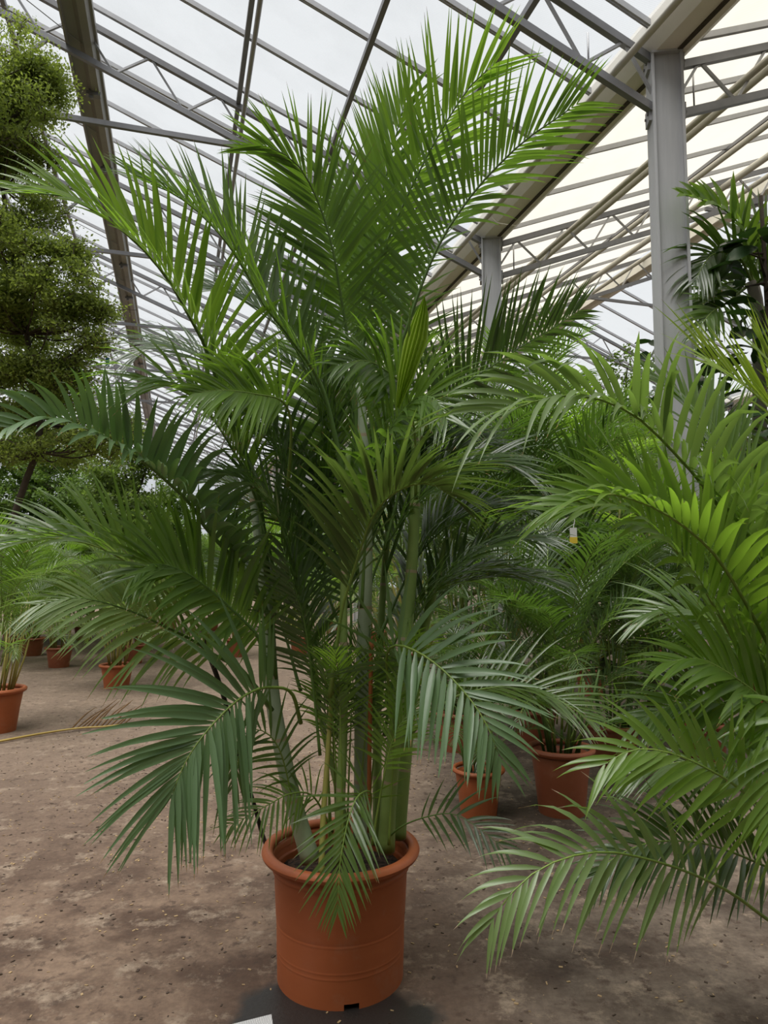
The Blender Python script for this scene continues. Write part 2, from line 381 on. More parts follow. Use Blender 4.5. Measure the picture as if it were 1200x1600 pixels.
# keep the floor's own axes equal to the world's so that its stains stay where they lie
tag(flo, 'brown dusty concrete floor with stains and dry leaf crumbs', kind='structure')
def wall(name, a, b_, label, cm):
    root = tag(empty(name, ((a[0]+b_[0])/2, (a[1]+b_[1])/2, 0)), label, kind='structure')
    o = np.array(root.location); n = max(4, int(np.linalg.norm(b_-a)/2.3))
    for i in range(n):
        p, q = a+(b_-a)*i/n-o, a+(b_-a)*(i+1)/n-o
        z = np.array((0, 0, 1.))
        mesh_obj('wall_panel', [p, q, q+z*10.2, p+z*10.2], [[0, 1, 2, 3]], cm, root)
        mesh_obj('wall_stud', *bar_vf(p, p+z*10.2, .08, .08, up=(0, 1, .01)), STEEL, root)
    for zz in (.5, 2.6, 4.8, 7.0): mesh_obj('wall_rail', *bar_vf(a-o+z*zz, b_-o+z*zz, .06, .08), STEEL, root)
wall('wall_back', G(S0, T1, 0), G(S1, T1, 0), 'far translucent end wall of the greenhouse', CLEAR)
wall('wall_left', G(S0, T0, 0), G(S0, T1, 0), 'grey-green sheet side wall beyond the small-leaved trees', WALLM)
wall('wall_right', G(S1, T0, 0), G(S1, T1, 0), 'grey-green sheet side wall beyond the steel columns', WALLM)
wall('wall_front', G(S0, T0, 0), G(S1, T0, 0), 'grey-green sheet end wall behind the viewer', WALLM)

# roof: sheets between glazing bars, trusses, purlins
ceil = tag(empty('ceiling', G(0, 0, 0)), 'sloping greenhouse roof of frosted sheets on grey steel trusses', kind='structure')
CO = np.array(ceil.location)
slopes = [(-23.0, -11.5, CLEAR), (-11.5, 0, CLEAR), (0, RID_R, SCREEN), (RID_R, 2*RID_R, CLEAR), (2*RID_R, 3*RID_R, CLEAR), (3*RID_R, 4*RID_R, CLEAR)]
BS = BAY/4
for si, (s0, s1, cm) in enumerate(slopes):
    e = 1e-4; za, zb = roofz(s0+e), roofz(s1-e)
    mid0 = G((s0+s1)/2, 0, 0)
    proto_p = proto_b = None
    k = 0; t = T0
    while t < T1:
        a = G(s0, t, za)-CO; b_ = G(s1, t, zb)-CO; dt = GD*BS
        if proto_p is None:
            o0 = a
            proto_p = mesh_obj('roof_panel', [a-o0, b_-o0, b_+dt-o0, a+dt-o0], [[0, 1, 2, 3]], cm, ceil); proto_p.location = o0
            dn = np.array((0, 0, -.05))
            proto_b = mesh_obj('glazing_bar', *join([bar_vf(a-o0+dn-GD*.022, b_-o0+dn-GD*.022, .026, .07), bar_vf(a-o0+dn+GD*.022, b_-o0+dn+GD*.022, .022, .05)]), STEEL, ceil); proto_b.location = o0
        else:
            copy_obj(proto_p, ceil).location = a; copy_obj(proto_b, ceil).location = a
        t += BS; k += 1
# trusses on every bay line
def truss(sa, sb, t, nseg):
    """two chords under one roof slope with zigzag struts"""
    root = None
    za, zb = roofz(sa+(1e-4 if sb > sa else -1e-4)), roofz(sb+(-1e-4 if sb > sa else 1e-4))
    top = lambda f: G(sa+(sb-sa)*f, t, za+(zb-za)*f-.22)-CO
    bot = lambda f: G(sa+(sb-sa)*f, t, za+(zb-za)*f-.80)-CO
    root = mesh_obj('truss', *join([bar_vf(top(0), top(1), .07, .09), bar_vf(bot(0), bot(1), .07, .09)]), STEEL_D, ceil)
    for i in range(nseg):
        f0, f1 = i/nseg, (i+1)/nseg
        mesh_obj('strut', *bar_vf(bot(f0), top((f0+f1)/2), .032, .036, up=(.1, 1, .2)), STEEL, root)
        mesh_obj('strut', *bar_vf(top((f0+f1)/2), bot(f1), .032, .036, up=(.1, 1, .2)), STEEL, root)
for k in range(-1, 11):
    t = k*BAY
    truss(0, -11.5, t, 11); truss(0, RID_R, t, 7)
    if k > 0:
        truss(2*RID_R, RID_R, t, 7)
        truss(-23, -11.5, t, 9)
for k in range(0, 11):   # horizontal ties under the left roof
    t = k*BAY
    z = roofz(-4.2)-.8
    mesh_obj('tie_bar', *bar_vf(G(-4.2, t, z)-CO, G(-18.8, t, z)-CO, .06, .08), STEEL_D, ceil)
    mesh_obj('brace', *bar_vf(G(-8.3, t, z)-CO, G(-7.2, t, roofz(-7.2)-.8)-CO, .045, .05), STEEL_D, ceil)
    z2 = roofz(5.2)-.9
    mesh_obj('tie_bar', *bar_vf(G(4.6, t, z2)-CO, G(9.2, t, z2)-CO, .05, .07), STEEL_D, ceil)
# pipes and purlins that run with the gutter
def run(name, s, z, w_, m, round_=True, t0=T0, t1=T1):
    a, b_ = G(s, t0, z)-CO, G(s, t1, z)-CO
    if round_: return tube(name, np.linspace(a, b_, 12), w_/2, m, ceil, 8)
    return mesh_obj(name, *bar_vf(a, b_, w_, w_*1.2), m, ceil)
for s in (-9.6, -8.0, -4.4, -2.9, -1.5): run('purlin', s, roofz(s)-.16, .07, STEEL_D, False)
run('pipe', -4.35, roofz(-4.35)-.62, .07, STEEL); run('pipe', -.55, GH-.15, .085, PIPE)
for s, dz, w_ in ((1.15, -.55, .09), (1.75, -.35, .13), (3.4, -.4, .10), (5.0, -.35, .13), (5.7, -.5, .1)):
    run('pipe', s, roofz(s)+dz, w_, PIPE)
for s in (2.2, 3.9): run('purlin', s, roofz(s)-.1, .05, STEEL_D, False)
# ridge beams
def beam(name, s, z, k, m):
    a, b_ = G(s, T0, z)-CO, G(s, T1, z)-CO
    prof = [(-.21, .22), (-.21, -.02), (-.18, -.02), (-.17, .06), (-.03, .10), (.04, .03), (.15, .03), (.19, .12), (.23, .12), (.23, .22)]
    V = [e+SD*x*k+np.array((0, 0, zz*k)) for e in (a, b_) for x, zz in prof]; n = len(prof)
    o = mesh_obj(name, V, [[j, (j+1) % n, n+(j+1) % n, n+j] for j in range(n)]+[list(range(n))[::-1], list(range(n, 2*n))], m, ceil)
    for i in range(12):
        c = G(s, i*BAY*.5+1.1, z)-CO
        mesh_obj('bracket', *join([box_vf(c+SD*.06, (SD, GD, np.array((0, 0, 1.))), (.11, .05, .03)), box_vf(c+SD*.02, (SD, GD, np.array((0, 0, 1.))), (.03, .03, .08))]), STEEL_D, o)
    return o
beam('ridge_beam', -6.75, roofz(-6.75)-.66, 1.0, BEAMM)
beam('ridge_beam', RID_R, roofz(RID_R)-.55, 1.2, GUT)
# wire braces
rs = random.Random(4)
for k in range(1, 9):
    for f in (0, .5):
        t = (k+f)*BAY
        tube('brace_wire', [G(-6.75, t, roofz(-6.75)-.6)-CO, G(-9.5, t-.6*BAY, roofz(-9.5)-1.6)-CO], .008, STEEL, ceil, 4)
for k in range(0, 8):
    for s in (.5, -.9):
        tube('hanging_chain', [G(s, k*BAY+.12, roofz(s)-.25)-CO, G(s, k*BAY+.12, roofz(s)-.75)-CO], .012, STEEL, ceil, 4)

# valley gutters
def gutter(name, s, label):
    a, b_ = G(s, T0, GH), G(s, T1, GH)
    root = tag(empty(name, a), label, kind='structure'); o = a
    for i in range(11):
        p = a+(b_-a)*i/11-o; q = a+(b_-a)*(i+1)/11-o-GD*.012
        prof = [(-.34, .30), (-.34, .17), (-.17, .02), (.17, .02), (.34, .17), (.34, .30), (.31, .30), (.31, .2), (.15, .05), (-.15, .05), (-.31, .2), (-.31, .30)]
        V = [e+SD*x+np.array((0, 0, z)) for e in (p, q) for x, z in prof]; n = len(prof)
        Fc = [[j, (j+1) % n, n+(j+1) % n, n+j] for j in range(n)]+[list(range(n))[::-1], list(range(n, 2*n))]
        go = mesh_obj('gutter_section', V, Fc, GUT, root)
        mesh_obj('seam', *bar_vf(p+np.array((0, 0, .012))+SD*.06, q+np.array((0, 0, .012))+SD*.06, .05, .02), GUTD, go)
gutter('trim_1', 0, 'cream valley gutter on the steel columns with a grimy seam')
gutter('trim_2', 2*RID_R, 'cream valley gutter on the next row of columns')
# steel columns
def column(s, t, label):
    base = G(s, t, 0); root = empty('column', base, math.radians(-8))
    X, Y, Z = np.eye(3); h = GH
    def pb(nm, c, hs, m=POSTM): return mesh_obj(nm, *box_vf(c, (X, Y, Z), hs), m, root)
    pb('flange', (-.155, 0, h/2), (.014, .15, h/2)); pb('flange', (.155, 0, h/2), (.014, .15, h/2)); pb('web', (0, -.09, h/2), (.145, .012, h/2))
    pb('base_plate', (0, 0, .01), (.22, .22, .01), STEEL_D); pb('head_plate', (0, 0, h+.01), (.17, .16, .012))
    for sgn in (-1, 1):
        for zz in (h-.06, h-.66):
            br = pb('bracket', (sgn*.17, 0, zz), (.03, .09, .09), STEEL)
            for yy in (-.05, .05):
                V, Fc = tube_vf([(sgn*.2, yy, zz), (sgn*.215, yy, zz)], .016, 6); mesh_obj('bolt', V, Fc, STEEL_D, br)
    return tag(root, label, kind='structure')
names = ['nearest', 'second', 'third', 'fourth', 'fifth', 'sixth', 'seventh', 'eighth', 'ninth']
for k in range(9): column(0, k*BAY, names[k]+' galvanised steel column under the cream gutter')
for k in range(1, 8): column(2*RID_R, k*BAY, names[k-1]+' steel column of the far row to the right')

# ------------------------------------------------------------------ pots
def lathe_vf(prof, sides=40, notch=None):
    a = np.arange(sides)*2*math.pi/sides; V = []; Fc = []
    for r, z in prof: V += [(r*math.cos(x), r*math.sin(x), z) for x in a]
    for i in range(len(prof)-1):
        for j in range(sides):
            k = (j+1) % sides
            if notch and i == 0 and j in notch: continue
            Fc.append([i*sides+j, i*sides+k, (i+1)*sides+k, (i+1)*sides+j])
    return V, Fc
def make_pot(parent, R, H, m, taper=.8, fancy=False, soilz=.80):
    """R: outer rim radius; rolled rim, body rings"""
    rb = R*.86; r0 = rb*taper; rr = R-rb; ri = R*.83
    if fancy:
        rb = R*.825; r0 = rb*.955; ri = R*.855; rad = lambda z: r0+(rb-r0)*z/H
        body = [(r0, 0), (r0*1.001, .02), (rad(.05), .05), (rad(.08), .08)]
        for zr in (.10, .118, .205, .22):
            z = zr*H/.468
            body += [(rad(z-.007), z-.007), (rad(z-.003), z-.003), (rad(z)+.0009, z), (rad(z+.003), z+.003), (rad(z+.007), z+.007)]
        body += [(rad(H*.55), H*.55), (rad(H*.65), H*.65), (rad(H*.74), H*.74), (rad(H-.09), H-.09), (rad(H-.084), H-.084), (rb+.012, H-.078), (rb+.014, H-.062), (rb+.005, H-.056), (R-.022, H-.044), (ri+.004, H-.03), (ri-.002, H-.04), (ri-.012, H*.5), (r0-.02, .03), (.001, .03)]
        o = mesh_obj('pot', *lathe_vf(body, 56, (43, 44)), m, parent, None, True)
        rx, rz_, cz = (R-ri)/2, .0185, H-.0185
    else:
        body = [(r0, 0), (r0+(rb-r0)*.5, H*.5), (rb, H*.86), (ri, H*.9), (ri-.012, H*.8), (r0-.01, .02), (.001, .02)]
        o = mesh_obj('pot', *lathe_vf(body, 24), m, parent, None, True)
        rx, rz_, cz = (R-ri)/2, rr*.62, H-rr*.62
    # rolled rim
    prof = [((ri+R)/2+rx*math.cos(x), cz+rz_*math.sin(x)) for x in np.linspace(0, 2*math.pi, 11)]
    mesh_obj('rim', *lathe_vf(prof, 56 if fancy else 24), m, o, None, True)
    # soil
    rng = np.random.RandomState(3); sz = H*soilz; k = 40 if fancy else 16
    prof = [(ri-.012, sz-.012), ((rb)*.75, sz), (rb*.5, sz+.006), (rb*.25, sz+.008), (.001, sz+.01)]
    V, Fc = lathe_vf(prof, k); V = np.array(V); V[:, 2] += rng.uniform(-.008, .008, len(V)); V[:, 2] = np.minimum(V[:, 2], H)
    mesh_obj('soil', V, Fc, SOIL, parent, None, True)
    return o

# ------------------------------------------------------------------ the large palm in the middle
PB = GP(532, 1519); PB[2] = 0.0
palm = tag(empty('potted_palm', PB), 'tall multi-stemmed areca palm in the large terracotta pot, centre', 'palm', 'areca palms in terracotta pots')
make_pot(palm, .298, .468, POT, .87, True)
def cane(pts, r0, r1, m, parent=palm, org=PB, nm='cane', sides=12):
    R, L = spline(pts, 40); n = len(R); s = np.linspace(0, L, n)
    rad = np.interp(s/L, [0, .06, 1], [r0*1.12, r0, r1])
    return tube(nm, R-org, rad, m, parent, sides)
cane(PX((486, 1345, 2.50), (462, 1265, 2.52), (440, 1170, 2.53), (425, 1080, 2.55), (418, 960, 2.6), (405, 840, 2.65), (392, 740, 2.7)), .032, .018, CANE)
cane(PX((566, 1310, 2.68), (566, 1200, 2.68), (566, 1080, 2.68), (570, 960, 2.68), (572, 840, 2.7), (568, 700, 2.72), (560, 600, 2.75)), .032, .02, CANE)
cane(PX((603, 1330, 2.6), (608, 1240, 2.6), (617, 1150, 2.6), (628, 1050, 2.63), (640, 930, 2.7), (648, 800, 2.75), (650, 660, 2.8)), .030, .018, CANE_G)
cane(PX((528, 1350, 2.52), (532, 1250, 2.54), (536, 1150, 2.56), (537, 1050, 2.58), (537, 940, 2.6), (540, 830, 2.62), (545, 700, 2.65)), .018, .011, CANE_G)
cane(PX((622, 1310, 2.72), (632, 1200, 2.75), (645, 1080, 2.8), (668, 960, 2.85), (700, 840, 2.9)), .028, .014, CANE_G)
cane(PX((502, 1365, 2.45), (505, 1280, 2.5), (512, 1180, 2.55), (520, 1060, 2.6)), .011, .008, CANE_Y)
cane(PX((550, 1330, 2.75), (520, 1200, 2.8), (492, 1080, 2.85), (480, 960, 2.9)), .014, .009, CANE_G)
cane(PX((590, 1320, 2.82), (590, 1100, 2.9), (600, 900, 3.0), (615, 760, 3.05)), .02, .012, CANE_G)

A = lambda *pts, **k: frond(palm, PB, PX(*pts), **k)
# upper crown
A((418, 900, 2.6), (400, 760, 2.6), (345, 610, 2.52), (317, 533, 2.45), (293, 490, 2.4), (267, 443, 2.35), (227, 393, 2.28), (187, 357, 2.22), (143, 327, 2.15), (95, 305, 2.1), (40, 302, 2.05),
  n=48, L=.42, wd=.027, phi=(-55, -70), beta=42, g=.45, a0=62, a1=22, t0=.30, m='fresh', r0=.014, single=True, seed=1, rm=RACHIS_D)
A((560, 800, 2.72), (556, 640, 2.72), (540, 510, 2.68), (530, 450, 2.65), (522, 400, 2.62), (507, 343, 2.6), (487, 293, 2.57), (467, 260, 2.53), (437, 236, 2.5), (408, 226, 2.48),
  n=46, L=.42, wd=.021, phi=(165, 190), beta=22, g=.25, a0=60, a1=18, t0=.42, m='mid', r0=.012, seed=2, rm=RACHIS_D)
A((590, 800, 2.75), (605, 620, 2.75), (640, 500, 2.72), (669, 419, 2.7), (699, 359, 2.68), (744, 296, 2.66), (786, 251, 2.63), (822, 218, 2.6), (862, 190, 2.57), (905, 160, 2.54),
  n=46, L=.47, wd=.024, phi=(170, 165), beta=18, beta2=(120, -5), g=.28, a0=72, a1=24, t0=.34, m='mid', r0=.013, seed=3, rm=RACHIS_D)
A((560, 760, 2.8), (566, 560, 2.82), (590, 420, 2.82), (630, 320, 2.8), (675, 230, 2.76), (714, 164, 2.73), (741, 128, 2.7), (775, 98, 2.67),
  n=44, L=.52, wd=.025, phi=(172, 165), beta=18, beta2=38, g=.2, a0=58, a1=24, t0=.36, m='fresh', r0=.012, seed=4, rm=RACHIS_D)
A((556, 780, 2.85), (552, 600, 2.9), (566, 440, 2.92), (590, 330, 2.92), (612, 240, 2.9), (628, 175, 2.88), (640, 135, 2.86),
  n=38, L=.42, wd=.024, phi=(178, 185), beta=18, g=.15, a0=50, a1=20, t0=.4, m='fresh', r0=.011, seed=5, rm=RACHIS_D)
A((540, 760, 2.65), (505, 610, 2.62), (457, 533, 2.58), (413, 477, 2.55), (383, 423, 2.52), (347, 370, 2.48), (300, 323, 2.44), (260, 297, 2.4), (222, 283, 2.36),
  n=44, L=.42, wd=.026, phi=(-60, -75), beta=40, g=.25, a0=64, a1=22, t0=.30, m='mid', r0=.012, seed=6, rm=RACHIS_D)
A((545, 780, 2.8), (520, 660, 2.82), (480, 575, 2.82), (430, 505, 2.8), (375, 462, 2.78), (330, 450, 2.76), n=36, L=.42, wd=.023, phi=(-100, -60), beta=25, g=.4, t0=.25, m='dark', seed=7, rm=RACHIS_D)
A((575, 800, 2.9), (590, 640, 2.95), (592, 520, 2.98), (575, 420, 3.0), (545, 340, 3.0), (500, 290, 2.98), n=40, L=.46, wd=.024, phi=(190, 170), beta=20, g=.3, t0=.3, m='mid', seed=8, rm=RACHIS_D)
A((470, 800, 2.85), (430, 690, 2.9), (380, 610, 2.92), (310, 555, 2.94), (250, 540, 2.94), (205, 560, 2.92), n=38, L=.44, wd=.02, phi=(-90, -60), beta=15, g=.6, t0=.25, m='dark', seed=10, rm=RACHIS_D)
# middle tier
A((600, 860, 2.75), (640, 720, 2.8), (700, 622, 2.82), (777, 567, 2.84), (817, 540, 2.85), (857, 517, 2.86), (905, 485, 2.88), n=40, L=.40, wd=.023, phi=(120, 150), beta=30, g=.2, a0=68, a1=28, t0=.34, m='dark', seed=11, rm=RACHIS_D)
A((450, 760, 2.5), (455, 670, 2.42), (442, 628, 2.36), (400, 616, 2.28), (350, 610, 2.2), (305, 614, 2.14), n=32, L=.25, wd=.020, phi=(-30, -35), beta=25, g=.7, t0=.45, m='fresh', seed=12)
A((430, 1060, 2.55), (415, 950, 2.5), (370, 880, 2.45), (323, 827, 2.4), (300, 790, 2.37), (277, 767, 2.34), (247, 740, 2.3), (213, 713, 2.26), (177, 693, 2.2), (143, 674, 2.15), (100, 656, 2.1), (50, 655, 2.05), (12, 668, 2.0),
  n=42, L=.27, wd=.033, phi=(-65, -30), beta=42, beta2=78, g=.8, a0=80, a1=42, t0=.32, m='blue', r0=.012, single=True, seed=13, rm=RACHIS_D)
A((430, 900, 2.6), (400, 780, 2.58), (350, 680, 2.52), (300, 620, 2.46), (255, 602, 2.4), (205, 612, 2.34), (180, 640, 2.3), n=38, L=.38, wd=.024, phi=(-80, -60), beta=30, g=.7, t0=.3, m='mid', seed=14, rm=RACHIS_D)
A((422, 1060, 2.5), (405, 1000, 2.45), (382, 972, 2.42), (350, 942, 2.38), (325, 920, 2.35), (293, 897, 2.3), (262, 884, 2.26), (232, 884, 2.2), (208, 903, 2.15), n=38, L=.36, wd=.030, phi=(-60, -55), beta=45, beta2=5, g=.45, a0=70, a1=30, t0=.22, m='mid', r0=.010, seed=15, rm=RACHIS_D)
A((425, 1110, 2.5), (383, 1053, 2.42), (333, 1022, 2.35), (300, 1000, 2.3), (253, 977, 2.24), (217, 960, 2.2), (167, 943, 2.15), (117, 934, 2.1), (60, 945, 2.06), n=30, L=.34, wd=.020, phi=(-30, -45), beta=5, beta2=10, g=.75, a0=58, a1=25, t0=.35, m='back', seed=16, rm=RACHIS_D, r0=.009)
A((432, 1120, 2.55), (383, 1053, 2.5), (333, 1003, 2.46), (300, 967, 2.44), (247, 913, 2.4), (190, 873, 2.36), (140, 850, 2.32), (80, 842, 2.28), (15, 852, 2.24), n=34, L=.38, wd=.026, phi=(-70, -60), beta=45, g=.55, a0=60, a1=20, t0=.45, m='mid', seed=17, rm=RACHIS, r0=.011)
A((515, 1090, 2.5), (525, 1020, 2.48), (535, 950, 2.46), (550, 900, 2.44), (565, 852, 2.42), (583, 806, 2.38), (610, 775, 2.32), (643, 758, 2.27), (675, 757, 2.22), (705, 775, 2.18), n=38, L=.46, wd=.026, phi=(130, 110), beta=35, beta2=30, g=.45, a0=50, a1=26, t0=.38, m='olive', seed=18, r0=.010)
A((565, 950, 2.62), (572, 830, 2.6), (583, 740, 2.55), (596, 703, 2.5), (617, 660, 2.42), (648, 624, 2.34), (678, 622, 2.25), (698, 655, 2.18), n=40, L=.40, wd=.024, phi=(125, 30), beta=30, beta2=25, g=.5, a0=66, a1=30, t0=.3, m='mid', seed=19, rm=RACHIS_D)
A((650, 780, 2.7), (648, 680, 2.62), (633, 610, 2.55), (604, 580, 2.47), (572, 564, 2.4), (530, 570, 2.34), n=30, L=.30, wd=.021, phi=(-30, -40), beta=20, g=.8, t0=.3, m='mid', seed=20)
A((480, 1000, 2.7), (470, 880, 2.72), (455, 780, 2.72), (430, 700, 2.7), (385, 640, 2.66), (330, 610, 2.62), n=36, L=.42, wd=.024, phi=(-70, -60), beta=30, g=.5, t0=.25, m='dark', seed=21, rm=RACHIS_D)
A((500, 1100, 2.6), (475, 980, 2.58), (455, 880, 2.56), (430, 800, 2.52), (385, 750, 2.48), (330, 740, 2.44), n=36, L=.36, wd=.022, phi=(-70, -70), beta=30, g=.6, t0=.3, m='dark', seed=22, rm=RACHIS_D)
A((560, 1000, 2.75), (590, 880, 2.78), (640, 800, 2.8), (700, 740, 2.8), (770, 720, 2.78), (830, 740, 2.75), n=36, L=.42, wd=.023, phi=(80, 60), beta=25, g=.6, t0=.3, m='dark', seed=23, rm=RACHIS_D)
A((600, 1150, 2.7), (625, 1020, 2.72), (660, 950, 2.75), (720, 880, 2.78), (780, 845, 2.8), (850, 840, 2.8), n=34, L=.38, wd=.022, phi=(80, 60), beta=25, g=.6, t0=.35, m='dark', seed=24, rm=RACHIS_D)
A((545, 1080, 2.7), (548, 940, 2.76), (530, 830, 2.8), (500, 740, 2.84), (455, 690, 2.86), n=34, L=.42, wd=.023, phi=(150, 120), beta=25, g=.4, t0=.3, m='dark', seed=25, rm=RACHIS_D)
A((600, 900, 2.9), (640, 780, 2.95), (665, 680, 2.98), (720, 610, 3.0), (790, 590, 3.02), n=34, L=.42, wd=.023, phi=(120, 90), beta=25, g=.5, t0=.3, m='mid', seed=26, rm=RACHIS_D)
A((560, 900, 2.8), (540, 760, 2.86), (520, 660, 2.9), (500, 580, 2.95), (470, 520, 3.0), n=34, L=.42, wd=.024, phi=(180, 170), beta=20, g=.3, t0=.25, m='fresh', seed=27, rm=RACHIS_D)
A((500, 1180, 2.55), (488, 1060, 2.55), (475, 970, 2.52), (455, 900, 2.5), (440, 850, 2.5), n=26, L=.26, wd=.018, phi=(160, 160), beta=25, g=.4, t0=.35, m='dark', seed=28, rm=RACHIS_D, r0=.007)
fill = [((560, 900), (500, 760), (440, 690), 2.9), ((560, 900), (610, 760), (680, 690), 2.95), ((540, 1000), (480, 860), (410, 800), 2.85), ((590, 1000), (660, 860), (740, 800), 2.95),
        ((555, 850), (560, 700), (530, 600), 3.0), ((580, 1100), (640, 960), (720, 900), 2.9), ((520, 1100), (470, 960), (400, 900), 2.8), ((560, 950), (590, 820), (640, 700), 2.9),
        ((545, 950), (510, 800), (500, 660), 2.95), ((600, 900), (655, 760), (720, 700), 3.05), ((550, 820), (500, 640), (440, 560), 3.05),
        ((570, 820), (580, 660), (560, 540), 3.1), ((480, 950), (440, 820), (370, 760), 2.9), ((620, 1060), (690, 930), (780, 900), 3.0), ((470, 1080), (430, 960), (360, 930), 2.75)]
for i, (p0, p1, p2, dd) in enumerate(fill):
    p3 = (p2[0]+(p2[0]-p1[0])*.8, p2[1]+(p2[1]-p1[1])*.35+14)
    A((*p0, dd-.1), (*p1, dd), (*p2, dd+.03), (*p3, dd+.05), n=32, L=.40, wd=.023, phi=((-75, 75)[p2[0] > p1[0]],)*2, beta=25, g=.5, t0=.28, m=('dark', 'dark', 'mid')[i % 3], seed=400+i, rm=RACHIS_D, rows=6)
# low, facing the viewer
A((470, 1130, 2.52), (455, 1082, 2.45), (420, 1074, 2.35), (395, 1080, 2.28), (370, 1095, 2.22), (345, 1118, 2.17), (320, 1146, 2.12), (297, 1178, 2.08), (280, 1212, 2.05), (268, 1246, 2.03),
  n=32, L=.42, wd=.030, phi=(18, 8), beta=5, beta2=-2, g=.36, a0=74, a1=20, t0=.33, m='blue', r0=.008, single=True, seed=29, tipL=.62)
A((615, 1175, 2.58), (608, 1080, 2.55), (604, 1025, 2.48), (620, 1008, 2.40), (655, 1020, 2.32), (690, 1045, 2.25), (720, 1075, 2.2), (745, 1107, 2.16), (765, 1142, 2.13), (783, 1190, 2.12),
  n=27, L=.33, wd=.030, phi=(-8, 12), beta=2, beta2=4, g=.42, a0=78, a1=25, t0=.30, m='blue', r0=.008, single=True, seed=30, tipL=.4)
A((575, 1290, 2.6), (580, 1240, 2.52), (560, 1243, 2.42), (546, 1275, 2.36), (537, 1314, 2.32), (531, 1352, 2.29), (529, 1392, 2.27), (527, 1425, 2.26), n=22, L=.24, wd=.017, phi=(0, 0), beta=8, g=.25, a0=62, a1=18, t0=.2, m='mid', seed=31, r0=.005)
A((520, 1300, 2.6), (490, 1245, 2.55), (455, 1240, 2.46), (420, 1257, 2.38), (385, 1277, 2.32), (352, 1292, 2.28), n=18, L=.19, wd=.015, phi=(-20, -20), beta=5, g=.8, a0=60, a1=25, t0=.22, m='mid', seed=32, r0=.005)
A((605, 1310, 2.6), (630, 1290, 2.5), (668, 1276, 2.4), (708, 1272, 2.33), (748, 1294, 2.27), (792, 1330, 2.22), n=10, L=.17, wd=.017, phi=(20, 10), beta=8, g=.35, a0=50, a1=25, t0=.4, m='dark', seed=33, r0=.004, rm=RACHIS_D)
A((605, 1230, 2.62), (615, 1175, 2.6), (640, 1150, 2.58), (672, 1117, 2.55), (720, 1085, 2.55), (800, 1071, 2.55), (835, 1077, 2.53), (870, 1092, 2.5), (922, 1124, 2.45), n=22, L=.30, wd=.018, phi=(40, 50), beta=30, g=.45, a0=60, a1=25, t0=.5, m='mid', seed=34, r0=.008)
A((470, 1320, 2.55), (440, 1180, 2.45), (405, 1140, 2.4), (380, 1160, 2.36), (365, 1230, 2.33), n=16, L=.22, wd=.016, phi=(-20, -20), beta=5, g=.6, t0=.35, m='dark', seed=35, r0=.005)
# young shoots among the canes
rs = np.random.RandomState(8)
for i in range(14):
    bx = rs.uniform(470, 610); d0 = rs.uniform(2.5, 2.8); lean = (bx-545)*rs.uniform(.4, 1.3)+rs.uniform(-25, 25); top = rs.uniform(1010, 1150)
    A((bx, 1320, d0), (bx+lean*.35, (1310+top)/2, d0), (bx+lean*.8, top, d0), (bx+lean*1.6, top-50, d0+rs.uniform(-.2, .2)), n=16, L=.2, wd=.014, phi=(rs.uniform(0, 360),)*2, beta=25, g=.35, t0=.5,
      m=('fresh', 'mid', 'dark')[i % 3], seed=60+i, r0=.006, rows=5)
# the folded young leaf between the crowns
def spear():
    R, L = spline(PX((620, 640, 2.36), (630, 590, 2.34), (645, 530, 2.33), (662, 468, 2.33)), 14); W = np.interp(np.linspace(0, 1, 14), [0, .3, .62, .85, 1], [.01, .055, .08, .05, .006])
    n = 13; V = []; Fc = []
    for k in range(14):
        for j in range(n):
            x = j/(n-1)
            V.append(R[k]+RT*W[k]*(x-.35)+np.array((0, -1, 0))*(.012*(j % 2)+.03*math.sin(x*math.pi))-PB)
    for k in range(13):
        for j in range(n-1): q = k*n+j; Fc.append([q, q+1, q+n+1, q+n])
    uv = [(j/(n-1), k/14*.85) for k in range(14) for j in range(n)]
    o = mesh_obj('spear_leaf', V, Fc, LEAF['lime'], palm, uv); o['label'] = 'half-opened pleated lime-green young leaf'
spear()

# ------------------------------------------------------------------ foreground palm at the right edge
RB = np.array((1.78, 2.30, 0.))
rpalm = tag(empty('potted_palm', RB), 'bright green areca palm reaching in from the right edge, broad glossy leaflets', 'palm', 'areca palms in terracotta pots')
make_pot(rpalm, .27, .40, POT, .85, True)
for i, (dx, dy, hx, hy, h) in enumerate(((-.05, 0, -.1, -.05, 1.1), (.06, .06, .02, .1, 1.3), (0, -.1, -.02, -.2, .9), (-.1, .05, -.25, .05, .8), (.08, -.08, .1, -.2, 1.0), (-.02, .12, -.1, .25, 1.2))):
    cane([RB+np.array((dx, dy, .34)), RB+np.array(((dx+hx)/2, (dy+hy)/2, h*.6)), RB+np.array((hx, hy, h))], .022, .013, CANE_G, rpalm, RB, sides=10)
B_ = lambda *pts, **k: frond(rpalm, RB, PX(*pts), **k)
B_((1330, 1120, 2.2), (1260, 1010, 2.15), (1200, 925, 2.1), (1160, 850, 2.05), (1100, 760, 2.0), (1037, 690, 1.97), (1000, 655, 1.95), (960, 632, 1.92), (923, 621, 1.9), (883, 618, 1.87), (837, 627, 1.84), (783, 647, 1.8),
   n=34, L=.35, wd=.029, phi=(-60, -30), beta=45, beta2=92, g=1.1, a0=62, a1=28, t0=.30, m='back', single=True, seed=101, r0=.011, tipL=.95)  # paler leaf colour stands in for the grey-green sheen on this frond
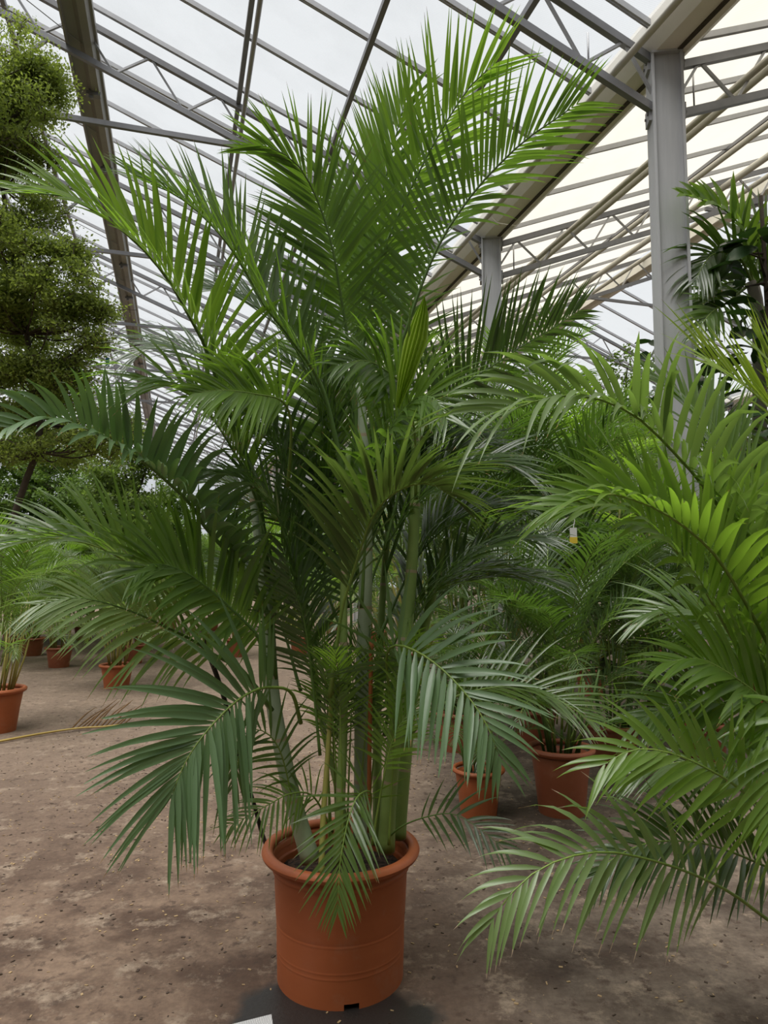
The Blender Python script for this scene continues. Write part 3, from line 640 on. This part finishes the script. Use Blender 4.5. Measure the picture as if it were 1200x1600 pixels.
B_((1320, 1200, 2.1), (1240, 1080, 2.0), (1177, 963, 1.9), (1127, 880, 1.86), (1087, 837, 1.83), (1035, 800, 1.8), (1000, 785, 1.78), (965, 773, 1.76), (925, 775, 1.74), (880, 790, 1.72),
   n=34, L=.30, wd=.030, phi=(-65, -45), beta=45, beta2=(115, 55), g=.6, a0=64, a1=22, t0=.25, m='fresh', single=True, seed=102, r0=.010, tipL=.5)
B_((1290, 1240, 2.1), (1180, 1060, 2.05), (1123, 960, 2.02), (1090, 903, 2.0), (1047, 850, 1.97), (1015, 820, 1.95), (980, 795, 1.92), (930, 790, 1.9), (860, 800, 1.86), n=36, L=.36, wd=.03, phi=(-80, -60), beta=40, beta2=30, g=.5, t0=.28, m='fresh', seed=103, r0=.009, tipL=.55)
B_((1300, 1380, 1.95), (1240, 1305, 1.85), (1197, 1269, 1.78), (1171, 1246, 1.76), (1142, 1222, 1.74), (1107, 1202, 1.72), (1072, 1185, 1.70), (1037, 1174, 1.69), (1002, 1170, 1.68), (967, 1180, 1.67), (940, 1198, 1.66),
   n=26, L=.27, wd=.027, phi=(-25, -15), beta=20, beta2=8, g=.45, a0=66, a1=22, t0=.18, m='fresh', single=True, seed=104, r0=.008, tipL=.5)
B_((1330, 1530, 2.1), (1260, 1475, 2.0), (1197, 1435, 1.92), (1142, 1395, 1.88), (1083, 1366, 1.84), (1025, 1346, 1.80), (960, 1332, 1.77), (905, 1335, 1.74), (850, 1354, 1.71), (815, 1380, 1.69), (785, 1412, 1.67), (766, 1445, 1.66),
   n=22, L=.27, wd=.022, phi=(-25, 0), beta=12, beta2=10, g=.8, a0=62, a1=20, t0=.47, m='tipped', single=True, seed=105, r0=.008, tipL=.5)
B_((1330, 1440, 2.3), (1260, 1380, 2.25), (1197, 1354, 2.2), (1150, 1334, 2.17), (1104, 1319, 2.14), (1060, 1314, 2.1), (1010, 1318, 2.07), (960, 1340, 2.04), (925, 1372, 2.0), n=30, L=.30, wd=.024, phi=(-40, -20), beta=20, g=.6, t0=.25, m='dark', seed=106, r0=.007)
B_((1330, 900, 1.7), (1270, 740, 1.62), (1215, 650, 1.56), (1160, 600, 1.52), (1105, 560, 1.48), n=22, L=.26, wd=.014, phi=(-60, -60), beta=30, g=.12, a0=28, a1=12, t0=.25, m='lime', seed=107, r0=.007, tipL=.7)
B_((1330, 860, 1.65), (1280, 700, 1.6), (1235, 610, 1.55), (1200, 560, 1.5), n=20, L=.24, wd=.014, phi=(-60, -60), beta=20, g=.08, a0=24, a1=10, t0=.25, m='lime', seed=108, r0=.007, tipL=.7)
B_((1340, 1250, 2.0), (1260, 1160, 1.9), (1200, 1100, 1.85), (1150, 1060, 1.82), (1095, 1030, 1.8), (1040, 1035, 1.78), n=30, L=.32, wd=.028, phi=(-50, -50), beta=35, beta2=15, g=.5, t0=.22, m='fresh', seed=109, r0=.009)
B_((1330, 1200, 2.2), (1270, 1090, 2.15), (1230, 1000, 2.1), (1200, 920, 2.08), (1170, 830, 2.05), (1120, 760, 2.02), n=34, L=.4, wd=.03, phi=(-60, -60), beta=35, g=.5, t0=.25, m='fresh', seed=110, r0=.009)
B_((1330, 1300, 2.0), (1270, 1180, 1.95), (1200, 1130, 1.9), (1130, 1100, 1.88), (1060, 1100, 1.86), (1000, 1125, 1.84), n=34, L=.32, wd=.026, phi=(-40, -40), beta=25, g=.6, t0=.2, m='mid', seed=111, r0=.008)
B_((1330, 1150, 2.3), (1250, 950, 2.35), (1190, 830, 2.4), (1130, 720, 2.45), (1080, 640, 2.5), (1020, 590, 2.52), n=36, L=.42, wd=.028, phi=(-60, -60), beta=35, g=.5, t0=.25, m='mid', seed=112, r0=.009)
B_((1330, 1400, 2.25), (1280, 1280, 2.2), (1220, 1230, 2.2), (1150, 1200, 2.2), (1070, 1190, 2.2), (990, 1210, 2.2), n=34, L=.36, wd=.026, phi=(-50, -50), beta=25, g=.6, t0=.2, m='mid', seed=113, r0=.008)
B_((1300, 1250, 2.2), (1240, 1120, 2.25), (1190, 1040, 2.3), (1130, 980, 2.3), (1060, 950, 2.32), (1000, 965, 2.34), n=34, L=.36, wd=.026, phi=(-60, -50), beta=30, g=.5, t0=.2, m='mid', seed=114, r0=.008)
B_((1290, 1200, 1.8), (1250, 1110, 1.75), (1225, 1160, 1.7), (1210, 1240, 1.68), (1203, 1310, 1.66), n=14, L=.2, wd=.026, phi=(0, 0), beta=10, g=.8, t0=.2, m='fresh', seed=115, r0=.006)

# ------------------------------------------------------------------ background palms in pots (prototypes, then copies)
def arch_frond(name, length, tilt, bend, n, L, wd, g, m, seed, rows=5, t0=.3):
    """frond in its own space: base at the origin, arching towards +X"""
    k = 14; th = np.radians(tilt+(bend)*np.linspace(0, 1, k)**1.5); step = length/(k-1)   # angle from vertical
    x = np.concatenate([[0], np.cumsum(np.sin(th[:-1])*step)]); z = np.concatenate([[0], np.cumsum(np.cos(th[:-1])*step)])
    ctrl = np.stack([x, np.sin(np.linspace(0, 2, k))*.03*length, z], 1)
    R, _ = spline(ctrl, 48); T = unit(np.gradient(R, axis=0)); Nn = np.stack([-T[:, 2], T[:, 1]*0, T[:, 0]], 1)
    return frond(None, (0, 0, 0), ctrl, n=n, L=L, wd=wd, beta=28, g=g, a0=60, a1=22, t0=t0, m=m, seed=seed, rows=rows, Nvec=Nn, one=True, name=name, r0=.007)
FP = {}
for key, mm in (('back', 'back'), ('dark', 'dark'), ('mid', 'mid'), ('fresh', 'fresh')):
    FP[key] = [arch_frond('frond', 1.25, 6, 55, 26, .34, .020, .45, mm, 200), arch_frond('frond', 1.35, 14, 85, 28, .34, .020, .6, mm, 201),
               arch_frond('frond', 1.1, 28, 95, 24, .30, .019, .7, mm, 202), arch_frond('frond', .9, 40, 100, 22, .26, .018, .7, mm, 203)]
protos = [o for k in FP for o in FP[k]]
def bush_palm(loc, scale, key, label, R=.22, H=.33, nf=20, seed=0, potm=POT_D, stems=12, stem_h=.5, stemm=CANE_Y, pot=True, group='areca palms in terracotta pots'):
    rs = np.random.RandomState(seed); root = tag(empty('potted_palm', loc), label, 'palm', group)
    if pot: make_pot(root, R, H, potm, .78)
    z0 = H*.85
    for i in range(stems):
        a = rs.uniform(0, 6.28); r = R*.6*math.sqrt(rs.uniform()); h = stem_h*rs.uniform(.7, 1.2)*scale; l = rs.uniform(.05, .35)*h
        p0 = np.array((r*math.cos(a), r*math.sin(a), z0)); p1 = p0+np.array((l*math.cos(a), l*math.sin(a), h))
        tube('cane', [p0, (p0+p1)/2+np.array((l*.1, 0, 0)), p1], [.011*scale, .009*scale, .006*scale], stemm, root, 6)
    for i in range(nf):
        src = FP[key][min(3, int(4*(i/nf)**1.1))]; f = copy_obj(src, root)
        a = i*2.4+rs.uniform(-.5, .5); r = R*.45*rs.uniform(.3, 1.2)*(1 if i > 3 else .3); s = scale*rs.uniform(.85, 1.15)
        hz = z0+stem_h*scale*rs.uniform(.35, 1.0)*(1 if i < nf*.7 else .5)
        f.location = (r*math.cos(a), r*math.sin(a), hz); f.rotation_euler = (rs.uniform(-.12, .12), rs.uniform(-.1, .15), a); f.scale = (s, s, s)
    return root
def gp(px, py): q = GP(px, py); return (q[0], q[1], 0)
# left aisle
bush_palm(gp(-6, 1142), .85, 'mid', 'potted palm cut by the left edge beside the fallen dry frond', .25, .40, 26, 1, stem_h=.95, potm=POT, stems=16)
bush_palm(gp(182, 1074), 1.0, 'back', 'potted palm with yellow stems in front of the left aisle group, single light terracotta pot', .225, .30, 32, 2, stem_h=.6, potm=POT)
bush_palm(gp(92, 1042), 1.15, 'mid', 'potted palm in a dark brown pot left of the yellow-stemmed palm', .22, .31, 34, 3, potm=POT_D)
bush_palm(gp(208, 1036), 1.1, 'back', 'potted palm directly behind the light terracotta pot in the left aisle', .20, .30, 28, 4)
bush_palm(gp(224, 1018), 1.2, 'back', 'farthest potted palm of the three lined up in the left aisle', .20, .30, 28, 5)
bush_palm(gp(369, 1026), .80, 'back', 'small potted palm with yellowing stems standing alone on the path', .195, .31, 20, 6, stem_h=.5)
bush_palm(gp(468, 1022), .95, 'back', 'potted palm seen between the canes of the tall central palm', .2, .31, 22, 7)
bush_palm(gp(20, 1010), 1.4, 'fresh', 'light green palm far left behind the aisle pots', .22, .31, 30, 8)
bush_palm(gp(130, 1000), 1.5, 'fresh', 'light green palm far left in the second row behind the aisle', .22, .31, 30, 9)
bush_palm(gp(262, 990), 1.3, 'back', 'pale green palm at the back end of the left aisle', .22, .31, 28, 10)
bush_palm(gp(330, 985), 1.5, 'back', 'pale green palm behind the small lone potted palm', .22, .31, 28, 11)
bush_palm(gp(420, 985), 1.6, 'fresh', 'light green palm behind the left cane of the central palm', .22, .31, 28, 12)
bush_palm(gp(520, 990), 1.6, 'fresh', 'light green palm far behind the middle canes of the central palm', .22, .31, 28, 13)
bush_palm(gp(-70, 1040), 1.3, 'mid', 'palm half out of view at the left edge behind the dark brown pot', .22, .31, 26, 14)
bush_palm(gp(50, 1024), 1.3, 'mid', 'bushy palm between the dark brown pot and the left edge, in the second row', .22, .31, 30, 15)
bush_palm(gp(165, 975), 1.8, 'back', 'tall pale palm in the last row behind the left aisle', .22, .31, 28, 16)
bush_palm(gp(590, 1010), 1.5, 'mid', 'green palm far behind the right cane of the central palm', .22, .31, 28, 17)
# right thicket
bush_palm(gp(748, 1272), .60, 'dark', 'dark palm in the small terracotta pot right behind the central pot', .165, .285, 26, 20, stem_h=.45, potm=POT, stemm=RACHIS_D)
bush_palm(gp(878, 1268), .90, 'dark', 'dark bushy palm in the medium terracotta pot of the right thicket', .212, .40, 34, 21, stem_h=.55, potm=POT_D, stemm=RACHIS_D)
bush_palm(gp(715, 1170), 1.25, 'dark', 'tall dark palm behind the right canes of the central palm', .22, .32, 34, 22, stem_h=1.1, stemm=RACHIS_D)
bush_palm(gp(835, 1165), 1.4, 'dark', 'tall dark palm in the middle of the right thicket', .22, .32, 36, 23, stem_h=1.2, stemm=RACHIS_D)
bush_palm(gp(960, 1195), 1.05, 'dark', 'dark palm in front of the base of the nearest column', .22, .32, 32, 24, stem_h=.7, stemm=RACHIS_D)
bush_palm(gp(1100, 1190), 1.2, 'mid', 'green palm to the right of the nearest column', .22, .32, 28, 25, stem_h=.8, stemm=RACHIS_D)
bush_palm(gp(925, 1085), 1.6, 'fresh', 'light green palm rising between the two columns', .22, .32, 32, 26, stem_h=1.3)
bush_palm(gp(790, 1075), 1.75, 'mid', 'tall palm behind the thicket under the second column', .22, .32, 32, 27, stem_h=1.4)
bush_palm(gp(1200, 1110), 1.6, 'mid', 'tall palm at the right edge behind the foreground palm', .22, .32, 28, 28, stem_h=1.2)
bush_palm(gp(650, 1060), 1.7, 'dark', 'dark palm fronds showing through behind the crown of the central palm', .22, .32, 28, 29, stem_h=1.3)
bush_palm(gp(1030, 1048), 1.7, 'fresh', 'light green palm behind the nearest column', .22, .32, 24, 30, stem_h=1.2)
for o in protos: bpy.data.objects.remove(o)

# ------------------------------------------------------------------ trees with small leaves
def leafy_tree(name, loc, trunk, pads, nleaf, lsize, lm, label, cat='tree', seed=0, group=None, bark=BARK, flat=.55):
    """pads: (x, y, z, rx, ry, rz) clouds of leaves in the tree's own space; branches lead to each"""
    rng = np.random.RandomState(seed); root = tag(empty(name, loc), label, cat, group)
    tp = np.array(trunk, float); R, L = spline(tp, 20); tube('trunk', R, np.linspace(.04, .015, 20)*max(.6, tp[-1][2]/5), bark, root, 8)
    tot = sum(p[3]*p[4]*p[5] for p in pads)**1.0; allv = []; tw = []
    for pd in pads:
        c = np.array(pd[:3]); r = np.array(pd[3:]); n = int(nleaf*(pd[3]*pd[4]*pd[5])/tot)
        k = np.argmin(np.abs(R[:, 2]-(c[2]-r[2]*1.5))); s = R[k]
        mid = (s+c)/2+np.array((0, 0, -.1)); br, _ = spline([s, mid, c, c+(c-s)*.3*np.array((1, 1, .1))], 10)
        tube('branch', br, np.linspace(.035, .008, 10)*(1 if len(pads) < 30 else .42), bark, root, 5)
        nt_ = max(10, n//90)                                           # twigs that carry the leaves
        u = unit(rng.normal(size=(nt_, 3)))*rng.uniform(.35, 1, (nt_, 1))**.6; e = c+u*r
        st = c+(e-c)*.25+rng.normal(0, .06, (nt_, 3)); st[:, 2] -= .05
        for a, b_ in zip(st, e): tw.append(tube_vf([a, (a+b_)/2+rng.normal(0, .04, 3), b_], [.008, .006, .003], 3, False))
        m_ = max(1, n//nt_); f = rng.uniform(.15, 1.15, (nt_, m_, 1))
        pos = (st[:, None]*(1-f)+e[:, None]*f+rng.normal(0, .085, (nt_, m_, 3))*np.array((1, 1, .6))).reshape(-1, 3)
        allv.append(pos)
    pos = np.vstack(allv); n = len(pos)
    nrm = unit(rng.normal(size=(n, 3))*np.array((1, 1, flat))+np.array((0, 0, .9))); d = unit(np.cross(nrm, rng.normal(size=(n, 3)))); w_ = np.cross(nrm, d)
    s = (lsize*rng.uniform(.6, 1.25, n))[:, None]
    V = np.stack([pos-d*s*.5, pos-w_*s*.26+nrm*s*.05, pos+d*s*.5-nrm*s*.06, pos+w_*s*.26+nrm*s*.05], 1).reshape(-1, 3)
    Fc = (np.array([[0, 1, 2, 3]])[None]+(np.arange(n)*4)[:, None, None]).reshape(-1, 4)
    uv = np.tile(np.array([(.5, 0), (0, .5), (.5, .8), (1, .5)]), (n, 1))
    fo = mesh_obj('foliage', V, Fc, lm, root, uv); fo['kind'] = 'stuff'
    if tw: v, f_ = join(tw); t_ = mesh_obj('twigs', v, f_, bark, root); t_['kind'] = 'stuff'
    return root
TREEL = leaf_mat('small_leaf_yellow_green', (.14, .19, .05), (.25, .31, .08), (.42, .54, .08), rough=.5, tf=.42, tip=2, spec=.3)
TREEM = leaf_mat('small_leaf_green', (.09, .13, .04), (.17, .23, .065), (.30, .45, .07), rough=.5, tf=.38, tip=2, spec=.3)
BUSHL = leaf_mat('bush_leaf_fresh', (.10, .17, .04), (.17, .26, .065), (.28, .46, .06), rough=.5, tf=.3, tip=2, spec=.3)
FIG = leaf_mat('fig_leaf_dark_gloss', (.018, .04, .016), (.035, .075, .024), (.05, .14, .015), rough=.3, tf=.15, tip=2)
TB = gp(70, 1000); TD = TB[1]
def at(px, py, d, base): return tuple(P(px, py, d)-np.asarray(base, float))
tb = P(-30, 900, 9.4); tb[2] = 0
def pad(px, py, d, rx, ry, rz, base=tb): return (*at(px, py, d*1.15, base), rx*1.15, ry*1.15, rz*1.12)
def airy(pads, seed):
    r_ = np.random.RandomState(seed); out = []
    for x, y, z, a, b2, c in pads:
        for i in range(6):
            u = unit(r_.normal(size=3))*r_.uniform(.3, .85); f = r_.uniform(.38, .62); out.append((x+u[0]*a, y+u[1]*b2, z+u[2]*c, a*f, b2*f, c*f*.8))
    return out
leafy_tree('small_leaved_tree', tb, [(0, 0, 0), at(-12, 940, 9.4, tb), at(30, 780, 9.4, tb), at(62, 690, 9.4, tb), at(55, 600, 9.4, tb), at(20, 400, 9.4, tb), at(-10, 200, 9.4, tb)],
  airy([pad(-20, 110, 8.0, .75, .8, .62), pad(30, 190, 7.9, .5, .6, .5), pad(-40, 260, 8.2, .7, .8, .5), pad(60, 130, 8.0, .3, .4, .25), pad(20, 80, 8.0, .5, .5, .3), pad(60, 240, 8.0, .3, .4, .22),
   pad(30, 400, 8.0, .7, .7, .5), pad(110, 440, 7.8, .5, .6, .4), pad(0, 500, 8.3, .9, .8, .42), pad(120, 530, 7.9, .38, .5, .22), pad(50, 350, 8.0, .55, .5, .3), pad(140, 480, 8.0, .35, .4, .2),
   pad(20, 590, 8.2, .85, .8, .28), pad(110, 590, 8.0, .35, .5, .14), pad(40, 650, 8.3, .8, .7, .22), pad(150, 690, 8.3, .5, .6, .2), pad(30, 705, 8.4, .8, .6, .2), pad(90, 625, 8.4, .6, .6, .16), pad(120, 400, 8.0, .38, .45, .25), pad(70, 300, 8.2, .35, .4, .16), pad(95, 560, 8.0, .45, .5, .16), pad(170, 660, 8.4, .4, .5, .14), pad(60, 480, 8.1, .6, .6, .3)], 6),
  120000, .052, TREEL, 'tall small-leaved tree with layered yellow-green branches at the left edge', seed=5)
def bush(px, base_y, d, wx, h, n, ls, lm, label, seed, name='leafy_bush', trunk_h=.3):
    b0 = P(px, base_y, d); b0[2] = 0; rng = np.random.RandomState(seed); pads = []
    for i in range(11):
        z = h*(.24+.68*i/10); r = wx*(.8-.42*(i/10)**2); a = i*2.4+rng.uniform(-.4, .4)
        pads.append((r*.5*math.cos(a), r*.5*math.sin(a), z, r*.85, r*.85, h*.12))
    return leafy_tree(name, b0, [(0, 0, 0), (.02, .03, h*.4), (0, 0, h*.85)], pads, n, ls, lm, label, 'bush' if h < 3.5 else 'tree', seed)
bush(200, 900, 13.5, 1.2, 4.5, 30000, .085, TREEM, 'rounded green tree behind the left aisle, beside the tall small-leaved tree', 31, 'round_tree')
bush(262, 900, 17, 1.0, 3.7, 16000, .095, BUSHL, 'light green bush at the far end of the left aisle', 32)
bush(50, 900, 15, 2.4, 5.4, 40000, .095, BUSHL, 'broad light green tree low behind the small-leaved tree', 33)
bush(980, 900, 13, 1.5, 5.7, 15000, .085, BUSHL, 'light green tree top showing between the two columns', 34, 'round_tree')
bush(700, 900, 19, 2.2, 4.6, 12000, .1, TREEM, 'green tree far behind the central palm crown', 35, 'round_tree')
bush(860, 900, 17, 2.4, 4.8, 12000, .1, TREEM, 'green tree far behind the right thicket under the second column', 36, 'round_tree')
bush(420, 900, 24, 2.8, 4.0, 14000, .13, BUSHL, 'pale hedge tree at the far end behind the central canes', 37)
bush(560, 900, 26, 3.0, 4.2, 10000, .13, TREEM, 'hedge tree at the far end behind the central pot', 38, 'round_tree')
bush(320, 900, 28, 2.2, 3.2, 10000, .13, BUSHL, 'pale bush farthest along the left aisle', 39)
bush(140, 900, 19, 2.4, 4.2, 20000, .11, BUSHL, 'light green tree behind the round one at the back of the left aisle', 43, 'round_tree')
bush(-80, 900, 14, 2.2, 5.0, 16000, .085, TREEM, 'green tree behind the tall small-leaved tree at the left edge', 40, 'round_tree')
bush(1290, 900, 11, 1.6, 5.2, 12000, .1, TREEM, 'green tree at the right edge behind the fig', 41, 'round_tree')
bush(1110, 900, 12.5, 1.5, 4.2, 12000, .09, TREEM, 'dark green tree right of the nearest column below the tall palm', 42, 'round_tree')

# big-leaved fig at the right edge
def oval_leaves(pos, dirs, size, rng):
    V, Fc, UV = [], [], []
    prof = [(0, .02), (.15, .17), (.4, .27), (.65, .30), (.85, .2), (1, .02)]
    for p, d in zip(pos, dirs):
        s = size*rng.uniform(.75, 1.2); nrm = unit(np.array((0, 0, 1.))+rng.normal(0, .45, 3)); sd = unit(np.cross(d, nrm)); up_ = np.cross(sd, d); b0 = len(V)
        for x, w_ in prof:
            q = p+d*s*x-np.array((0, 0, 1))*s*.28*x*x
            V += [q-sd*w_*s+up_*.06*s, q, q+sd*w_*s+up_*.06*s]; UV += [(0, x), (.5, x), (1, x)]
        for k in range(len(prof)-1):
            for j in (0, 1): a = b0+k*3+j; Fc.append([a, a+1, a+4, a+3])
    return V, Fc, UV
def fig_tree(px, d, h, crown, n, size, label, name, seed, zlo):
    rng = np.random.RandomState(seed); b0 = P(px, 900, d); b0[2] = 0
    root = tag(empty(name, b0), label, 'tree' if h > 2 else 'plant'); R, _ = spline([(0, 0, 0), (.05, .04, h*.5), (0, 0, h)], 14)
    tube('trunk', R, np.linspace(.05, .02, 14), BARK, root, 8)
    for i in range(n):
        z = rng.uniform(zlo, h); a = rng.uniform(0, 6.28); r = crown*rng.uniform(.2, 1); p0 = np.array((0, 0, z*.92)); d_ = np.array((math.cos(a), math.sin(a), .25)); p1 = p0+unit(d_)*r
        if i % 6 == 0: tube('branch', [p0, (p0+p1)/2, p1], [.016, .011, .005], BARK, root, 5)
        V, Fc, UV = oval_leaves([p1], [unit(d_+rng.normal(0, .4, 3))], size, rng)
        mesh_obj('leaf', np.array(V)-p1, Fc, FIG, root, UV, True).location = p1
    return root
fig_tree(1216, 7.4, 5.6, .55, 120, .30, 'dark glossy fig with large oval leaves at the right edge', 'fig_tree', 51, 3.0)
fig_tree(1075, 9.2, 5.0, .5, 70, .26, 'sparse fig with grey-green oval leaves just right of the nearest column', 'fig_tree', 52, 3.6)
fig_tree(1010, 6.6, 1.65, .55, 90, .24, 'low broad-leaved plant at the foot of the nearest column', 'broad_leaved_plant', 53, .5)
# tall palm right of the column
tp0 = P(1187, 900, 8.0); tp0[2] = 0
tpalm = tag(empty('tall_palm', tp0), 'tall palm with pale trunk and broad leaflets right of the nearest column', 'palm')
R, _ = spline([(0, 0, 0), (.03, 0, 2), tuple(P(1186, 520, 8.0)-tp0), tuple(P(1175, 440, 8.0)-tp0)], 24); tube('trunk', R, np.linspace(.10, .07, 24), TRUNK, tpalm, 10)
C_ = lambda *pts, **k: frond(tpalm, tp0, PX(*pts), **k)
C_((1176, 445, 8.0), (1160, 410, 7.9), (1140, 395, 7.8), (1110, 400, 7.7), (1085, 440, 7.6), n=20, L=.75, wd=.07, phi=(-30, -30), beta=15, g=.8, t0=.15, m='dark', seed=301, r0=.02)
C_((1176, 445, 8.0), (1170, 400, 7.9), (1160, 360, 7.8), (1135, 330, 7.7), (1095, 312, 7.6), (1070, 305, 7.55), n=14, L=.5, wd=.15, phi=(-70, -70), beta=30, g=.4, t0=.15, m='fresh', seed=302, r0=.02)
C_((1176, 445, 8.0), (1185, 400, 8.1), (1195, 365, 8.2), (1225, 340, 8.2), n=16, L=.7, wd=.08, phi=(150, 150), beta=15, g=.5, t0=.15, m='dark', seed=303, r0=.02)
C_((1176, 450, 8.0), (1150, 440, 8.2), (1120, 450, 8.3), (1090, 490, 8.3), n=16, L=.65, wd=.07, phi=(-20, -20), beta=15, g=.7, t0=.15, m='dark', seed=304, r0=.02)
C_((1176, 450, 8.0), (1200, 430, 7.8), (1240, 440, 7.6), n=16, L=.65, wd=.07, phi=(20, 20), beta=15, g=.7, t0=.15, m='dark', seed=305, r0=.02)
C_((1170, 445, 8.0), (1140, 470, 7.7), (1110, 490, 7.5), (1085, 525, 7.4), n=16, L=.6, wd=.07, phi=(-20, -20), beta=15, g=.7, t0=.15, m='mid', seed=306, r0=.02)

# ------------------------------------------------------------------ small things
# fallen dry frond
df0 = np.array(gp(90, 1148)); dr = tag(empty('dry_frond', df0), 'fallen dry palm frond with yellow stalk lying on the path', 'palm frond')
pts = [GP(-20, 1162, .02), GP(60, 1147, .02), GP(120, 1138, .03), GP(165, 1135, .035), GP(200, 1131, .03)]
R, _ = spline(pts, 30); tube('stalk', R-df0, np.linspace(.011, .007, 30), stem_mat('dry_stalk_yellow', (.42, .28, .06), (.55, .40, .12), 9), dr, 6)
for i in range(13):
    f = .62+.36*i/12; p = R[int(f*29)]; q = p+np.array((.10+.02*i/12, .45, .06))*rs.uniform(.75, 1.05)+np.array((rs.uniform(-.02, .02), 0, rs.uniform(.02, .16)))
    R2, _ = spline([p, (p+q)/2+np.array((0, 0, .02)), q], 6); tube('leaflet', R2-df0, [.007, .009, .009, .007, .005, .002], LEAF['dry'], dr, 4)
# support stake, hose, sheet, tags
def sth(name, label, cat, pts, r, m, sides=8):
    R, _ = spline(pts, 30); o = np.array(R[0]); q = tube(name, R-o, r, m, None, sides); q.location = o; return tag(q, label, cat)
sth('plant_stake', 'rusty orange support stake standing beside the grey central cane', 'stake', PX((577, 1300, 2.62), (577, 1200, 2.6), (579, 1080, 2.6), (580, 1000, 2.6)), .008, ORANGE)
hose_end = GP(416, 1345, .012)
sth('drip_hose', 'black worn drip hose hanging to the floor left of the large pot', 'hose', [P(318, 985, 2.45), P(326, 1020, 2.55), P(350, 1090, 2.7), P(372, 1180, 2.8), P(395, 1250, 2.85), P(412, 1310, 2.95), hose_end+np.array((.02, .06, 0))], .009, BLACK)
a = GP(345, 1606, .004); b_ = GP(424, 1586, .004); c_ = GP(428, 1612, .004); d_ = GP(345, 1640, .004)
V = [a, b_, c_, d_]+[v+np.array((0, 0, .003)) for v in (a, b_, c_, d_)]
sh = mesh_obj('paper_sheet', np.array(V)-a, [[3, 2, 1, 0], [4, 5, 6, 7], [0, 1, 5, 4], [1, 2, 6, 5], [2, 3, 7, 6], [3, 0, 4, 7]], SHEET); sh.location = a; tag(sh, 'white ribbed sheet on the wet floor at the bottom edge', 'sheet')
def ptag(px, py, d, h, m1, m2, label):
    c = P(px, py, d); root = tag(empty('plant_tag', c), label, 'tag'); X, Y, Z = np.eye(3)
    mesh_obj('card', *box_vf((0, 0, h*.25), (X, Y, Z), (h*.22, .002, h*.3)), m1, root); mesh_obj('colour_band', *box_vf((0, 0, -h*.25), (X, Y, Z), (h*.24, .0025, h*.2)), m2, root)
    V, Fc = tube_vf([(0, 0, h*.5), (h*.1, 0, h*1.0), (0, 0, h*1.5)], .002, 4); mesh_obj('loop', V, Fc, WHITE, root)
ptag(896, 838, 3.6, .08, WHITE, YEL, 'white and yellow plant tag hanging in the dark thicket')
ptag(168, 566, 9.2, .11, BLUE, BLUE, 'blue tag hanging at the edge of the small-leaved tree')
# crumbs and chips on the floor
def litter(name, n, size, m, label, seed, xr, yr):
    rng = np.random.RandomState(seed); V = []; Fc = []
    for i in range(n):
        x = rng.uniform(*xr); y = rng.uniform(*yr)
        if rng.uniform() < .5 and i > 5: x = x*.25+V[-8][0]*.75; y = y*.25+V[-8][1]*.75
        s = size*rng.uniform(.3, 1.3); a = rng.uniform(0, 3.14); X = np.array((math.cos(a), math.sin(a), rng.uniform(-.2, .2))); Y = np.array((-math.sin(a), math.cos(a), rng.uniform(-.2, .2)))
        v, f = box_vf((x, y, s*.25), (X, Y, np.array((0, 0, 1.))), (s, s*rng.uniform(.25, .7), s*.14)); k = len(V); V += [tuple(q) for q in v]; Fc += [[j+k for j in q] for q in f]
    o = mesh_obj(name, V, Fc, m); tag(o, label, 'litter', kind='stuff'); return o
litter('leaf_litter', 2600, .006, CHIP, 'pale dry chips scattered over the floor', 71, (-3.2, 2.2), (1.9, 8))
litter('bark_litter', 2600, .0065, CHIP_D, 'dark bark crumbs scattered over the floor', 72, (-3.2, 2.2), (1.9, 8))
